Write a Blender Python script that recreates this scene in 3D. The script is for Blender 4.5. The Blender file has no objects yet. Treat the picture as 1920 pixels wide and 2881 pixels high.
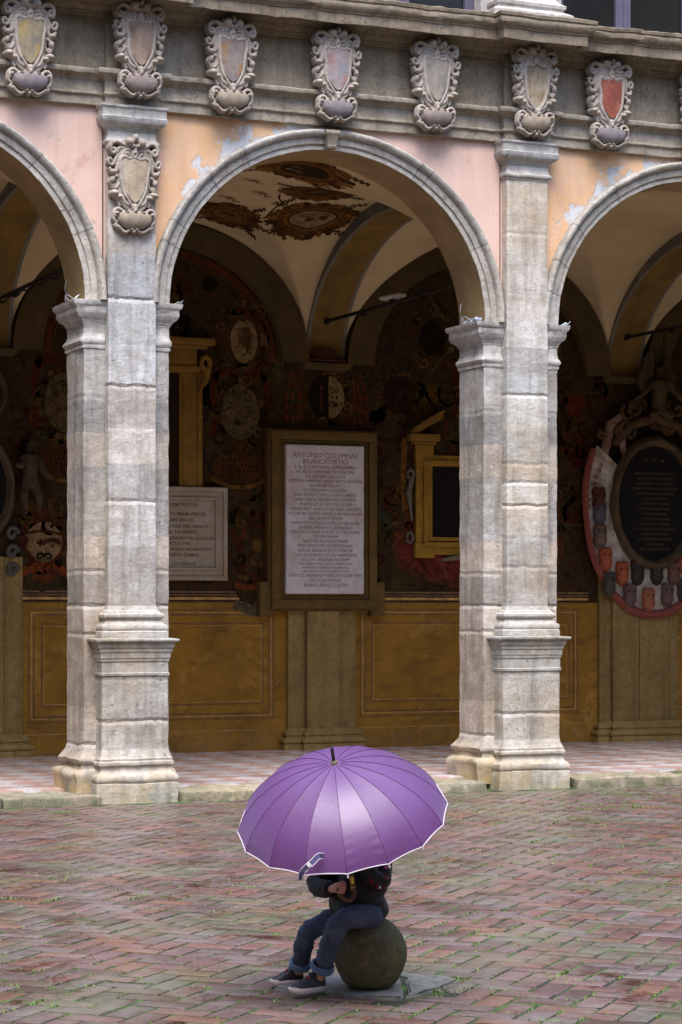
import bpy, bmesh, math, random
import numpy as np
from mathutils import Vector, Matrix, noise as mnoise
R = math.radians
S = bpy.context.scene
COL = S.collection
# ------------------------------------------------------------------ camera
TH = R(23.373)
CAMX, CAMY, CAMZ = -6.498, -19.758, 1.72
cam_d = bpy.data.cameras.new('camera'); cam = bpy.data.objects.new('camera', cam_d); COL.objects.link(cam)
cam.location = (CAMX, CAMY, CAMZ); cam.rotation_euler = (R(90), 0, -TH)
cam_d.sensor_fit = 'HORIZONTAL'; cam_d.sensor_width = 36; cam_d.lens = 6500 / 1920 * 36
cam_d.shift_y = 274.5 / 1920; cam_d.clip_start = .1; cam_d.clip_end = 2000
S.camera = cam
# ------------------------------------------------------------------ sky, sun, exposure
SUN_EL, SUN_AZ = R(62), R(205)      # azimuth clockwise from +y
w = bpy.data.worlds.new('World'); S.world = w; w.use_nodes = True
nt = w.node_tree; nt.nodes.clear()
sk = nt.nodes.new('ShaderNodeTexSky'); sk.sky_type = 'NISHITA'; sk.sun_disc = False
sk.sun_elevation = SUN_EL; sk.sun_rotation = SUN_AZ; sk.air_density = 1.0; sk.dust_density = 1.2; sk.ozone_density = 1.0
bg = nt.nodes.new('ShaderNodeBackground'); bg.inputs[1].default_value = .15
wo = nt.nodes.new('ShaderNodeOutputWorld')
nt.links.new(sk.outputs[0], bg.inputs[0]); nt.links.new(bg.outputs[0], wo.inputs[0])
sd = bpy.data.lights.new('sun', 'SUN'); sd.energy = 1.5; sd.angle = R(40); sd.color = (1, .955, .90)
so = bpy.data.objects.new('sun', sd); COL.objects.link(so)
so.location = (0, -10, 30)
dv = Vector((math.sin(SUN_AZ) * math.cos(SUN_EL), math.cos(SUN_AZ) * math.cos(SUN_EL), math.sin(SUN_EL)))
so.rotation_euler = dv.to_track_quat('Z', 'Y').to_euler()
S.view_settings.view_transform = 'Standard'; S.view_settings.look = 'None'
S.view_settings.exposure = 1.93; S.view_settings.gamma = 1
S.render.resolution_x = 682; S.render.resolution_y = 1024

# ------------------------------------------------------------------ helpers
def frac_hash(ix, iy, iz, seed):
    n = (ix * 73856093) ^ (iy * 19349663) ^ (iz * 83492791) ^ (seed * 2654435 + 977)
    n = (n ^ (n >> 13)) * 1274126177 & 0x7fffffff
    n = (n ^ (n >> 15)) & 0xffff
    return n / 65535.0
def vn(P, sc=1.0, seed=0):
    """value noise -1..1, P is (n,3)"""
    Q = np.asarray(P, float) * sc; I = np.floor(Q).astype(np.int64); F = Q - I; F = F * F * (3 - 2 * F)
    r = 0
    for dx in (0, 1):
        for dy in (0, 1):
            for dz in (0, 1):
                wgt = (F[:, 0] if dx else 1 - F[:, 0]) * (F[:, 1] if dy else 1 - F[:, 1]) * (F[:, 2] if dz else 1 - F[:, 2])
                r = r + wgt * frac_hash(I[:, 0] + dx, I[:, 1] + dy, I[:, 2] + dz, seed)
    return r * 2 - 1
def jitter(P, amp, sc=6, seed=0, axes=(1, 1, 1)):
    P = np.array(P, float)
    if amp:
        for k in range(3):
            if axes[k]:
                P[:, k] += amp * axes[k] * (vn(P, sc, seed + k * 7) * .65 + vn(P, sc * 2.7, seed + 3 + k * 7) * .35)
    return P
def link(o, parent=None):
    COL.objects.link(o)
    if parent is not None: o.parent = parent
    return o
def tag(o, label=None, cat=None, group=None, kind=None):
    if label: o['label'] = label
    if cat: o['category'] = cat
    if group: o['group'] = group
    if kind: o['kind'] = kind
    return o
def empty(name, loc=(0, 0, 0), rz=0, label=None, cat=None, group=None):
    o = bpy.data.objects.new(name, None); o.empty_display_size = .1
    o.location = loc; o.rotation_euler = (0, 0, rz); link(o)
    return tag(o, label, cat, group)
def copy_tree(o, parent=None):
    c = o.copy(); COL.objects.link(c); c.parent = parent
    for ch in list(o.children): copy_tree(ch, c)
    return c
def mesh_obj(name, V, F, mat, parent=None, smooth=None, col=None, mats=None, mi=None):
    me = bpy.data.meshes.new(name)
    me.from_pydata([tuple(map(float, v)) for v in V], [], [tuple(int(i) for i in f) for f in F])
    for m in (mats if mats else [mat]): me.materials.append(m)
    if mi is not None: me.polygons.foreach_set('material_index', np.array(mi, np.int32))
    if col is not None:   # per-face colour
        at = me.color_attributes.new('Col', 'FLOAT_COLOR', 'CORNER')
        lt = np.zeros(len(me.polygons), np.int32); me.polygons.foreach_get('loop_total', lt)
        c = np.repeat(np.array(col, float), lt, axis=0); c = np.hstack([c, np.ones((len(c), 1))])
        at.data.foreach_set('color', c.astype(np.float32).ravel())
    me.update()
    if smooth:
        me.shade_smooth(); me.set_sharp_from_angle(angle=R(smooth))
    o = bpy.data.objects.new(name, me); return link(o, parent)
class MB:
    def __init__(s): s.V = []; s.F = []; s.C = []; s.M = []; s.c = (1, 1, 1); s.m = 0
    def add(s, V, F, c=None, m=None):
        n = len(s.V); s.V.extend([tuple(v) for v in V]); s.F.extend([tuple(i + n for i in f) for f in F])
        s.C.extend([c or s.c] * len(F)); s.M.extend([s.m if m is None else m] * len(F)); return s
    def box(s, x0, x1, y0, y1, z0, z1, c=None, m=None, b=0):
        if b <= 0:
            V = [(x, y, z) for x in (x0, x1) for y in (y0, y1) for z in (z0, z1)]
            F = [(0, 1, 3, 2), (4, 6, 7, 5), (0, 4, 5, 1), (2, 3, 7, 6), (0, 2, 6, 4), (1, 5, 7, 3)]
            return s.add(V, F, c, m)
        bm = bmesh.new(); bmesh.ops.create_cube(bm, size=1)
        for v in bm.verts:
            v.co = Vector(((x0 + x1) / 2 + v.co.x * (x1 - x0), (y0 + y1) / 2 + v.co.y * (y1 - y0), (z0 + z1) / 2 + v.co.z * (z1 - z0)))
        bmesh.ops.bevel(bm, geom=list(bm.edges), offset=b, segments=2, affect='EDGES', profile=.5)
        bm.verts.index_update()
        V = [tuple(v.co) for v in bm.verts]; F = [[v.index for v in f.verts] for f in bm.faces]; bm.free()
        return s.add(V, F, c, m)
    def tube(s, P, r, n=8, c=None, m=None, flat=1.0, cap=True):
        P = [Vector(p) for p in P]; L = len(P); rr = r if hasattr(r, '__len__') else [r] * L
        V = []; up = None
        for i, p in enumerate(P):
            t = (P[min(i + 1, L - 1)] - P[max(i - 1, 0)])
            t = t.normalized() if t.length > 1e-9 else Vector((0, 0, 1))
            if up is None:
                up = Vector((0, 1, 0)) if abs(t.y) < .9 else Vector((1, 0, 0))
            a = (up - t * up.dot(t)); a = a.normalized() if a.length > 1e-6 else t.orthogonal().normalized()
            b = t.cross(a); up = a
            for k in range(n):
                an = 2 * math.pi * k / n
                V.append(p + (a * math.cos(an) * flat + b * math.sin(an)) * rr[i])
        F = [(i * n + k, i * n + (k + 1) % n, (i + 1) * n + (k + 1) % n, (i + 1) * n + k) for i in range(L - 1) for k in range(n)]
        if cap:
            F.append(tuple(range(n))[::-1]); F.append(tuple((L - 1) * n + k for k in range(n)))
        return s.add(V, F, c, m)
    def lathe(s, prof, n=24, mat=None, c=None, m=None):
        M = mat or Matrix(); V = []
        for r, z in prof:
            for k in range(n):
                a = 2 * math.pi * k / n; V.append(M @ Vector((r * math.cos(a), r * math.sin(a), z)))
        L = len(prof)
        F = [(i * n + k, i * n + (k + 1) % n, (i + 1) * n + (k + 1) % n, (i + 1) * n + k) for i in range(L - 1) for k in range(n)]
        return s.add(V, F, c, m)
    def grid(s, fn, nu, nv, c=None, m=None, flip=False, closed=False):
        V = [fn(i / nu, j / nv) for i in range(nu + 1) for j in range(nv + 1)]
        F = []
        for i in range(nu):
            for j in range(nv):
                a = i * (nv + 1) + j; q = (a, a + nv + 1, a + nv + 2, a + 1); F.append(q[::-1] if flip else q)
        return s.add(V, F, c, m)
    def build(s, name, mat, parent=None, smooth=None, amp=0, sc=6, seed=0, axes=(1, 1, 1), usecol=False, mats=None):
        V = jitter(s.V, amp, sc, seed, axes) if amp else s.V
        return mesh_obj(name, V, s.F, mat, parent, smooth, s.C if usecol else None, mats, s.M if mats else None)
def sweep(mb, path, prof, closed=False, seg=.08, scale=None, caps=False):
    """profile (outward, z) carried along plan path; outward = right-hand side"""
    n = len(path); E = n if closed else n - 1
    dirs = []
    for i in range(E):
        a = path[i]; b = path[(i + 1) % n]; l = math.hypot(b[0] - a[0], b[1] - a[1]); dirs.append(((b[0] - a[0]) / l, (b[1] - a[1]) / l, l))
    sc = scale or [1] * E
    def corner(i, o):
        px, py = path[i % n]
        ein = (i - 1) % E if (closed or i > 0) else None; eout = i % E if (closed or i < n - 1) else None
        if ein is None or eout is None:
            e = eout if ein is None else ein; d = dirs[e]; return (px + d[1] * o * sc[e], py - d[0] * o * sc[e])
        d1, d2 = dirs[ein], dirs[eout]; n1 = (d1[1], -d1[0]); n2 = (d2[1], -d2[0]); o1 = o * sc[ein]; o2 = o * sc[eout]
        det = n1[0] * n2[1] - n1[1] * n2[0]
        if abs(det) < 1e-6: return (px + n1[0] * o1, py + n1[1] * o1)
        return (px + (o1 * n2[1] - o2 * n1[1]) / det, py + (n1[0] * o2 - n2[0] * o1) / det)
    cols = []
    for e in range(E):
        k = max(1, int(round(dirs[e][2] / seg)))
        last = (e == E - 1) and not closed
        for j in range(k + (1 if last else 0)): cols.append((e, j / k))
    cc = {}
    V = []
    for (e, t) in cols:
        for (o, z) in prof:
            a = cc.setdefault((e, o), corner(e, o)); b = cc.setdefault(((e + 1) if not closed else (e + 1) % n, o), corner(e + 1, o))
            V.append((a[0] + (b[0] - a[0]) * t, a[1] + (b[1] - a[1]) * t, z))
    m = len(prof); N = len(cols); F = []
    for i in range(N if closed else N - 1):
        for j in range(m - 1):
            a = i * m + j; b = ((i + 1) % N) * m + j
            F.append((a, b, b + 1, a + 1))
    if caps and not closed:
        F.append(tuple(range(m))); F.append(tuple((N - 1) * m + j for j in range(m))[::-1])
    return mb.add(V, F)

# ------------------------------------------------------------------ materials
def newmat(name):
    m = bpy.data.materials.new(name); m.use_nodes = True; t = m.node_tree; t.nodes.clear()
    o = t.nodes.new('ShaderNodeOutputMaterial'); b = t.nodes.new('ShaderNodeBsdfPrincipled')
    t.links.new(b.outputs[0], o.inputs[0]); return m, t, b
class NG:
    """tiny node helper"""
    def __init__(s, t): s.t = t; s.co = t.nodes.new('ShaderNodeTexCoord').outputs['Object']
    def L(s, a, b): s.t.links.new(a, b)
    def map(s, sc=(1, 1, 1), loc=(0, 0, 0), rot=(0, 0, 0), src=None):
        n = s.t.nodes.new('ShaderNodeMapping'); n.inputs['Scale'].default_value = sc; n.inputs['Location'].default_value = loc
        n.inputs['Rotation'].default_value = rot; s.L(src or s.co, n.inputs[0]); return n.outputs[0]
    def noise(s, sc, det=6, rough=.6, vec=None, dist=0):
        n = s.t.nodes.new('ShaderNodeTexNoise'); n.inputs['Scale'].default_value = sc; n.inputs['Detail'].default_value = det
        n.inputs['Roughness'].default_value = rough; n.inputs['Distortion'].default_value = dist
        s.L(vec or s.co, n.inputs['Vector']); return n.outputs['Fac']
    def vor(s, sc, vec=None, feat='F1', out='Distance'):
        n = s.t.nodes.new('ShaderNodeTexVoronoi'); n.feature = feat; n.inputs['Scale'].default_value = sc
        s.L(vec or s.co, n.inputs['Vector']); return n.outputs[out]
    def ramp(s, fac, stops, interp='LINEAR'):
        n = s.t.nodes.new('ShaderNodeValToRGB'); e = n.color_ramp.elements; n.color_ramp.interpolation = interp
        def c4(c): return (c, c, c, 1) if not hasattr(c, '__len__') else (c[0], c[1], c[2], 1)
        e[0].position = stops[0][0]; e[0].color = c4(stops[0][1]); e[1].position = stops[-1][0]; e[1].color = c4(stops[-1][1])
        for p, c in stops[1:-1]:
            x = e.new(p); x.color = c4(c)
        s.L(fac, n.inputs[0]); return n.outputs[0]
    def mix(s, fac, a, b, mode='MIX'):
        n = s.t.nodes.new('ShaderNodeMix'); n.data_type = 'RGBA'; n.blend_type = mode
        for v, i in ((fac, 0), (a, 6), (b, 7)):
            if hasattr(v, 'links'): s.L(v, n.inputs[i])
            elif i == 0: n.inputs[0].default_value = v
            else: n.inputs[i].default_value = (v[0], v[1], v[2], 1) if hasattr(v, '__len__') else (v, v, v, 1)
        return n.outputs[2]
    def math(s, op, a, b=0, c=None):
        n = s.t.nodes.new('ShaderNodeMath'); n.operation = op
        for i, v in enumerate((a, b, c)):
            if v is None: continue
            if hasattr(v, 'links'): s.L(v, n.inputs[i])
            else: n.inputs[i].default_value = v
        return n.outputs[0]
    def sep(s, src=None):
        n = s.t.nodes.new('ShaderNodeSeparateXYZ'); s.L(src or s.co, n.inputs[0]); return n.outputs
    def attr(s, name='Col'):
        n = s.t.nodes.new('ShaderNodeAttribute'); n.attribute_name = name; return n.outputs['Color']
    def bump(s, h, strength, dist, b, prev=None):
        n = s.t.nodes.new('ShaderNodeBump'); n.inputs['Strength'].default_value = strength; n.inputs['Distance'].default_value = dist
        s.L(h, n.inputs['Height'])
        if prev is not None: s.L(prev, n.inputs['Normal'])
        s.L(n.outputs[0], b.inputs['Normal']); return n.outputs[0]
def setc(g, b, c):
    if hasattr(c, 'links'): g.L(c, b.inputs['Base Color'])
    else: b.inputs['Base Color'].default_value = (c[0], c[1], c[2], 1)
def stone(name, c1, c2, dark=(.10, .085, .07), stain=.5, joints=None, zmax=8., tints=None, pit=.6, rough=.9, bump=.95, green=0, warm=0, useattr=False, streak=1.0, low=0):
    m, t, b = newmat(name); g = NG(t)
    c = g.mix(g.ramp(g.noise(1.3, 8, .65), [(.35, 0), (.65, 1)]), c1, c2)
    # mottling
    c = g.mix(g.ramp(g.noise(9, 8, .75), [(.42, .0), (.68, .65)]), c, [x * .62 for x in c1])
    c = g.mix(g.ramp(g.noise(26, 5, .7), [(.48, .0), (.7, .4)]), c, [min(1, x * 1.3 + .03) for x in c2])
    if joints: c = g.mix(g.ramp(g.noise(3.3, 6, .7, vec=g.map(loc=(1, 4, 2), sc=(1, 1, 1.8))), [(.46, 0), (.60, .5)]), c, (c1[0] * .78, c1[1] * .74, c1[2] * .70)); c = g.mix(g.ramp(g.noise(4.1, 7, .7, vec=g.map(loc=(8, 2, 6))), [(.56, 0), (.68, .4)]), c, (.60, .60, .62))
    if warm: c = g.mix(g.ramp(g.noise(.9, 5, .6, vec=g.map(loc=(7, 3, 1))), [(.5, 0), (.68, warm)]), c, (.42, .30, .16))
    # vertical rain streaks
    st = g.noise(1, 7, .65, vec=g.map(sc=(9, 9, .9)))
    c = g.mix(g.ramp(st, [(.47, 0), (.72, stain * streak)]), c, dark)
    big = g.noise(.8, 6, .7, vec=g.map(loc=(3, 9, 4)))
    c = g.mix(g.ramp(big, [(.5, 0), (.7, stain * .7)]), c, [x * 1.6 for x in dark])
    h = g.math('ADD', g.noise(14, 9, .72), g.math('MULTIPLY', g.noise(4.5, 5, .6, vec=g.map(sc=(1, 1, 1.6))), .9))
    pits = g.ramp(g.noise(32, 4, .62, vec=g.map(sc=(1, 1, 1.25), loc=(2, 2, 2))), [(.28, 1), (.37, 0)])
    pm = g.math('MULTIPLY', pits, g.ramp(g.noise(2.2, 3), [(.42, 0), (.6, pit)]))
    c = g.mix(g.math('MULTIPLY', pm, .9), c, [x * .6 for x in dark])
    if useattr: c = g.mix(1, c, g.attr(), 'MULTIPLY')
    hh = g.math('SUBTRACT', g.math('MULTIPLY', h, .6), pm)
    if joints:
        z = g.math('ADD', g.sep()[2], g.math('MULTIPLY', g.math('SUBTRACT', g.noise(6, 6, .7), .5), .075))
        zn = g.math('DIVIDE', z, zmax)
        js = sorted(joints)
        rnd = random.Random(name + 'b'); stops = [(0, 1)]
        for i, j in enumerate(js[:28]):
            v = rnd.uniform(.76, 1.14); k = rnd.uniform(-.05, .07)
            stops.append((j / zmax, (v + k, v, v - k)))
        if tints: stops = tints
        c = g.mix(1, c, g.ramp(zn, stops, 'CONSTANT'), 'MULTIPLY')
        wj = .008 / zmax; fac = None
        for k0 in range(0, len(js), 9):
            st2 = [(0, 0)]
            for j in js[k0:k0 + 9]:
                p = j / zmax; st2 += [(p - wj, 0), (p, 1), (p + wj, 0)]
            st2.append((1, 0)); f = g.ramp(zn, st2)
            fac = f if fac is None else g.math('MAXIMUM', fac, f)
        c = g.mix(g.math('MULTIPLY', fac, g.ramp(g.noise(3, 3), [(.35, .75), (.6, .15)])), c, (.58, .54, .48))
        edge = g.ramp(g.noise(5, 3, .5, vec=g.map(loc=(5, 5, 5))), [(.45, 0), (.62, 1)])
        hh = g.math('SUBTRACT', hh, g.math('MULTIPLY', fac, .9))
    if low:
        lm = g.math('MULTIPLY', g.ramp(g.sep()[2], [(.10, 1), (.50, 0)]), g.ramp(g.noise(4, 5, .65, vec=g.map(loc=(2, 2, 9))), [(.36, 0), (.55, low)]))
        c = g.mix(lm, c, (.50, .37, .20))
    if green:
        zz = g.sep()[2]
        gm = g.math('MULTIPLY', g.ramp(zz, [(.02, 1), (.30, 0)]), g.ramp(g.noise(5, 6, .7), [(.42, 0), (.58, green)]))
        c = g.mix(gm, c, (.06, .085, .03))
    setc(g, b, c); b.inputs['Roughness'].default_value = rough; b.inputs['Specular IOR Level'].default_value = .3
    g.bump(hh, bump, .02, b)
    return m
PJ = [.42, .72, .99, 1.26, 1.49, 1.86, 2.27, 2.69, 3.02, 3.35, 3.72, 4.08, 4.50, 4.9, 5.35]
PJ2 = [.42, .80, 1.15, 1.38, 1.62, 1.86, 2.12, 2.40, 2.72, 2.94, 3.12, 3.43, 3.78, 3.98, 4.24, 4.48, 5.35]
m_shaft = stone('pier stone', (.40, .38, .36), (.56, .545, .53), stain=.62, joints=PJ, warm=.3)
m_shaft2 = stone('pier stone pale', (.42, .395, .355), (.57, .55, .52), stain=.55, joints=PJ2, warm=.45)
m_body = stone('pier side stone', (.36, .325, .29), (.48, .45, .415), stain=.6, joints=[.5, .83, 1.18, 1.5, 1.75, 2.06, 2.36, 2.68, 2.98, 3.3, 3.62, 3.92], warm=.3, low=1)
m_mould = stone('moulded stone', (.39, .365, .335), (.53, .505, .475), stain=.45, warm=.35, green=0)
m_base = stone('weathered base stone', (.42, .39, .345), (.57, .545, .505), stain=.6, warm=.6, green=.3, joints=[.475, .72, 1.10], zmax=8., low=.5)
m_arch = stone('arch stone', (.35, .315, .27), (.47, .44, .40), stain=.35, warm=.15, useattr=True)
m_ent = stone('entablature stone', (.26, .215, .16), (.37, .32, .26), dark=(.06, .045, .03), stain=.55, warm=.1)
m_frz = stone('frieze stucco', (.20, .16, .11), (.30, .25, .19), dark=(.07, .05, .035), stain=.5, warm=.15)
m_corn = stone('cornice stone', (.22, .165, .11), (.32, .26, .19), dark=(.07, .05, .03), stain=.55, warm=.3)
m_kerb = stone('kerb stone', (.27, .225, .16), (.41, .37, .30), stain=.5, warm=.5, green=.6)
m_kerbgreen = stone('mossy kerb stone', (.11, .13, .07), (.24, .23, .15), dark=(.03, .04, .02), stain=.6, green=1.0)
m_shield = stone('carved sandstone', (.31, .255, .21), (.45, .39, .335), dark=(.09, .07, .05), stain=.5, pit=.3, warm=.1, bump=.22)
m_backpil = stone('brown wall stone', (.26, .165, .05), (.34, .225, .075), dark=(.06, .04, .02), stain=.4, pit=.3)

def plaster():
    m, t, b = newmat('facade plaster'); g = NG(t); x = g.sep()
    big = g.noise(.55, 3, .5)
    # pink on the left of each pier, orange to its right
    saw = g.math('FRACT', g.math('DIVIDE', g.math('ADD', x[0], 16.0), 4.0))
    f = g.math('ADD', saw, g.math('MULTIPLY', g.math('SUBTRACT', big, .5), .5))
    c = g.mix(g.ramp(f, [(.36, 0), (.56, 1)]), (.62, .37, .19), (.60, .41, .34))
    c = g.mix(g.ramp(g.noise(2.6, 8, .7), [(.4, 0), (.7, .5)]), c, (.70, .50, .40))
    c = g.mix(g.ramp(g.noise(1, 6, .6, vec=g.map(sc=(7, 7, .6))), [(.5, 0), (.75, .35)]), c, (.42, .24, .16))
    # flaked patches near the arch extrados
    dx = g.math('SUBTRACT', g.math('FRACT', g.math('DIVIDE', g.math('ADD', x[0], 16.0), 4.0)), .5)
    ex = g.math('DIVIDE', g.math('MULTIPLY', dx, 4.0), 1.80); ez = g.math('DIVIDE', g.math('SUBTRACT', x[2], 4.48), 1.705)
    rr = g.math('SQRT', g.math('ADD', g.math('MULTIPLY', ex, ex), g.math('MULTIPLY', ez, ez)))
    near = g.ramp(rr, [(0, 1), (.5, 1), (.505, 1), (.56, 0)])
    rr2 = g.math('DIVIDE', rr, 2.0); near = g.ramp(rr2, [(.49, .32), (.515, .18), (.56, 0.02), (.66, 0)])
    left = g.ramp(saw, [(.08, .0), (.14, 1), (.5, 1), (.60, .0)])
    near = g.math('MULTIPLY', near, left)
    fl = g.ramp(g.math('ADD', g.noise(5.5, 7, .62, vec=g.map(loc=(4.3, 0, 1.7))), near), [(.665, 0), (.69, 1)])
    grey = g.mix(g.ramp(g.noise(12, 6), [(.4, 0), (.6, 1)]), (.44, .45, .46), (.56, .55, .54))
    c = g.mix(fl, c, grey)
    edge = g.ramp(g.math('ADD', g.noise(5.5, 7, .62, vec=g.map(loc=(4.3, 0, 1.7))), near), [(.64, 0), (.665, 1), (.69, 0)])
    c = g.mix(g.math('MULTIPLY', edge, .4), c, (.70, .52, .36))
    crk = g.ramp(g.vor(2.9, vec=g.map(sc=(1.0, 1, .8)), feat='DISTANCE_TO_EDGE'), [(0, .22), (.008, 0)]); c = g.mix(g.math('MULTIPLY', crk, g.ramp(g.noise(1.9, 4), [(.5, 0), (.6, 1)])), c, (.30, .19, .14))
    drip = g.math('MULTIPLY', g.ramp(x[2], [(.0, 0), (.5, 0), (1, 1)]), 0.0)
    rim = g.ramp(g.math('ADD', g.noise(5.5, 7, .62, vec=g.map(loc=(4.3, 0, 1.68))), near), [(.655, 0), (.668, .8), (.682, 0)]); c = g.mix(rim, c, (.34, .22, .15))
    dirt = g.ramp(g.noise(1, 7, .7, vec=g.map(sc=(5, 5, 1.2), loc=(2, 0, 5))), [(.52, 0), (.72, .4)]); c = g.mix(dirt, c, (.40, .30, .24))
    pinkp = g.ramp(g.noise(1.7, 5, .6, vec=g.map(loc=(11.2, 0, 3.1))), [(.60, 0), (.66, .7)])
    c = g.mix(pinkp, c, (.50, .30, .24))
    setc(g, b, c); b.inputs['Roughness'].default_value = .9
    h = g.math('SUBTRACT', g.math('MULTIPLY', g.noise(10, 8, .7), .4), g.math('MULTIPLY', fl, .8))
    g.bump(h, .4, .015, b); return m
m_plaster = plaster()
def simple(name, c1, c2=None, sc=3, rough=.8, bump=.2, metal=0, sp=.12, useattr=False, bsc=20, trans=0):
    m, t, b = newmat(name); g = NG(t)
    c2 = c2 or [x * .8 for x in c1]
    c = g.mix(g.ramp(g.noise(sc, 7, .65), [(.35, 0), (.65, 1)]), c1, c2)
    if useattr: c = g.mix(1, c, g.attr(), 'MULTIPLY')
    setc(g, b, c); b.inputs['Roughness'].default_value = rough; b.inputs['Metallic'].default_value = metal
    b.inputs['Specular IOR Level'].default_value = sp
    if bump: g.bump(g.noise(bsc, 6, .65), bump, .01, b)
    return m
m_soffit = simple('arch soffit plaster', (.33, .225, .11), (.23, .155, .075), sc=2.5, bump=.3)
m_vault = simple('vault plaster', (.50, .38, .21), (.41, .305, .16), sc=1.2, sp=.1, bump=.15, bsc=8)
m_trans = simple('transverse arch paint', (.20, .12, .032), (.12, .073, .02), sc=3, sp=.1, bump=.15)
m_tband = simple('transverse arch border', (.12, .11, .09), (.17, .15, .12), sc=6, bump=0)
m_warch = simple('wall arch paint', (.095, .06, .024), (.06, .04, .016), sc=4, sp=.1, bump=.1)
m_iron = simple('black iron', (.025, .02, .018), rough=.5, bump=.1)
m_glassdark = simple('dark window glass', (.012, .013, .013), rough=.08, bump=0, sp=.5)
m_winframe = simple('painted window frame', (.10, .09, .13), (.08, .07, .10), rough=.5)
m_lampw = simple('lamp housing', (.55, .52, .50), rough=.4, bump=0)
m_wire = simple('steel wire', (.55, .6, .68), rough=.35, metal=.6, bump=0)

def wallmat():
    """arcade back wall: ochre dado below, dark frescoed plaster above"""
    m, t, b = newmat('arcade wall paint'); g = NG(t); x = g.sep()
    n = g.noise(1.6, 8, .68)
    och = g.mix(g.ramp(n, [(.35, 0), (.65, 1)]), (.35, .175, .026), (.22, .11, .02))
    och = g.mix(g.ramp(g.noise(1, 7, .7, vec=g.map(sc=(2.5, 1, 7), loc=(2, 0, 0))), [(.5, 0), (.68, .75)]), och, (.13, .068, .02))
    och = g.mix(g.ramp(g.noise(4, 8, .75, vec=g.map(loc=(9, 1, 1))), [(.62, 0), (.75, .5)]), och, (.33, .20, .09))
    salt = g.math('MULTIPLY', g.ramp(x[2], [(.10, 1), (.45, 0)]), g.ramp(g.noise(7, 8, .75), [(.45, 0), (.62, .7)]))
    och = g.mix(salt, och, (.22, .15, .085)); och = g.mix(g.ramp(g.noise(2.2, 9, .8, vec=g.map(loc=(4, 4, 4)), dist=.6), [(.55, 0), (.60, .35)]), och, (.50, .29, .075))
    f1 = g.noise(4.6, 9, .76, dist=2.2); f2 = g.noise(5.5, 7, .7, vec=g.map(loc=(3, 1, 8)), dist=2.0)
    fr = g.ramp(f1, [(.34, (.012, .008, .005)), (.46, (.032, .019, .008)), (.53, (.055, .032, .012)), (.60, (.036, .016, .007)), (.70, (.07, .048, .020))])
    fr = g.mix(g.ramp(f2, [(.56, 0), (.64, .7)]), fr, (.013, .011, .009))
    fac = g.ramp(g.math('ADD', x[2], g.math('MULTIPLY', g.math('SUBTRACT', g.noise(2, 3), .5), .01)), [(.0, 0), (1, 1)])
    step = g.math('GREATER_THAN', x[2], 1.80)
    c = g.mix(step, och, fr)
    setc(g, b, c); b.inputs['Roughness'].default_value = .9; b.inputs['Specular IOR Level'].default_value = .08
    g.bump(g.noise(6, 7, .6), .25, .02, b); return m
m_wall = wallmat()
def fresco():
    m, t, b = newmat('fresco paint'); g = NG(t)
    n = g.ramp(g.noise(9, 8, .75, dist=.8), [(.32, .35), (.5, .85), (.68, 1.25)])
    c = g.mix(1, g.attr(), n, 'MULTIPLY'); c = g.mix(1, c, (1.0, .80, .52), 'MULTIPLY')
    c = g.mix(g.ramp(g.noise(16, 6, .7, vec=g.map(loc=(1, 8, 2))), [(.52, 0), (.66, .85)]), c, (.02, .013, .007))
    setc(g, b, c); b.inputs['Roughness'].default_value = .9; b.inputs['Specular IOR Level'].default_value = .05; return m
m_fresco = fresco()
def attrmat(name, rough=.7, nsc=12, lo=.75, hi=1.15, bump=.2, bsc=25, bd=.008, sp=.5):
    m, t, b = newmat(name); g = NG(t)
    c = g.mix(1, g.attr(), g.ramp(g.noise(nsc, 7, .7), [(.35, lo), (.65, hi)]), 'MULTIPLY')
    setc(g, b, c); b.inputs['Roughness'].default_value = rough; b.inputs['Specular IOR Level'].default_value = sp
    if bump: g.bump(g.noise(bsc, 6, .65), bump, bd, b)
    return m
m_attr = attrmat('painted relief', sp=.1)

# ------------------------------------------------------------------ GROUND
def brickmat():
    m, t, b = newmat('wet paving brick'); g = NG(t)
    big = g.noise(.42, 5, .6); mid = g.noise(2.3, 7, .65); fine = g.noise(28, 6, .7)
    c = g.mix(1, g.attr(), g.ramp(fine, [(.3, .75), (.7, 1.2)]), 'MULTIPLY')
    c = g.mix(g.ramp(mid, [(.45, 0), (.68, .55)]), c, (.21, .185, .19))        # grey-lilac film in random blotches
    c = g.mix(g.ramp(g.noise(1.1, 6, .65, vec=g.map(loc=(5, 2, 0))), [(.48, 0), (.62, .5)]), c, (.12, .145, .085))  # green algae
    wet = g.ramp(g.noise(2.1, 7, .72, vec=g.map(loc=(8, 1, 0))), [(.57, 0), (.62, 1)])
    c = g.mix(wet, c, g.mix(1, c, (.70, .50, .42), 'MULTIPLY'))
    c = g.mix(g.ramp(g.noise(12, 8, .8, vec=g.map(loc=(3, 3, 0))), [(.56, 0), (.66, .8)]), c, (.055, .045, .04))
    c = g.mix(g.ramp(g.noise(75, 4, .7, vec=g.map(loc=(6, 1, 0))), [(.58, 0), (.66, .6)]), c, (.04, .03, .027))
    setc(g, b, c)
    r = g.mix(wet, g.ramp(g.noise(6, 5), [(.35, .24), (.65, .46)]), .12)
    g.L(r, b.inputs['Roughness']); b.inputs['Specular IOR Level'].default_value = .55
    g.bump(g.math('ADD', g.math('MULTIPLY', g.noise(9, 5, .6), .5), g.math('MULTIPLY', fine, .3)), .35, .012, b)
    return m
m_brick = brickmat()
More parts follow.
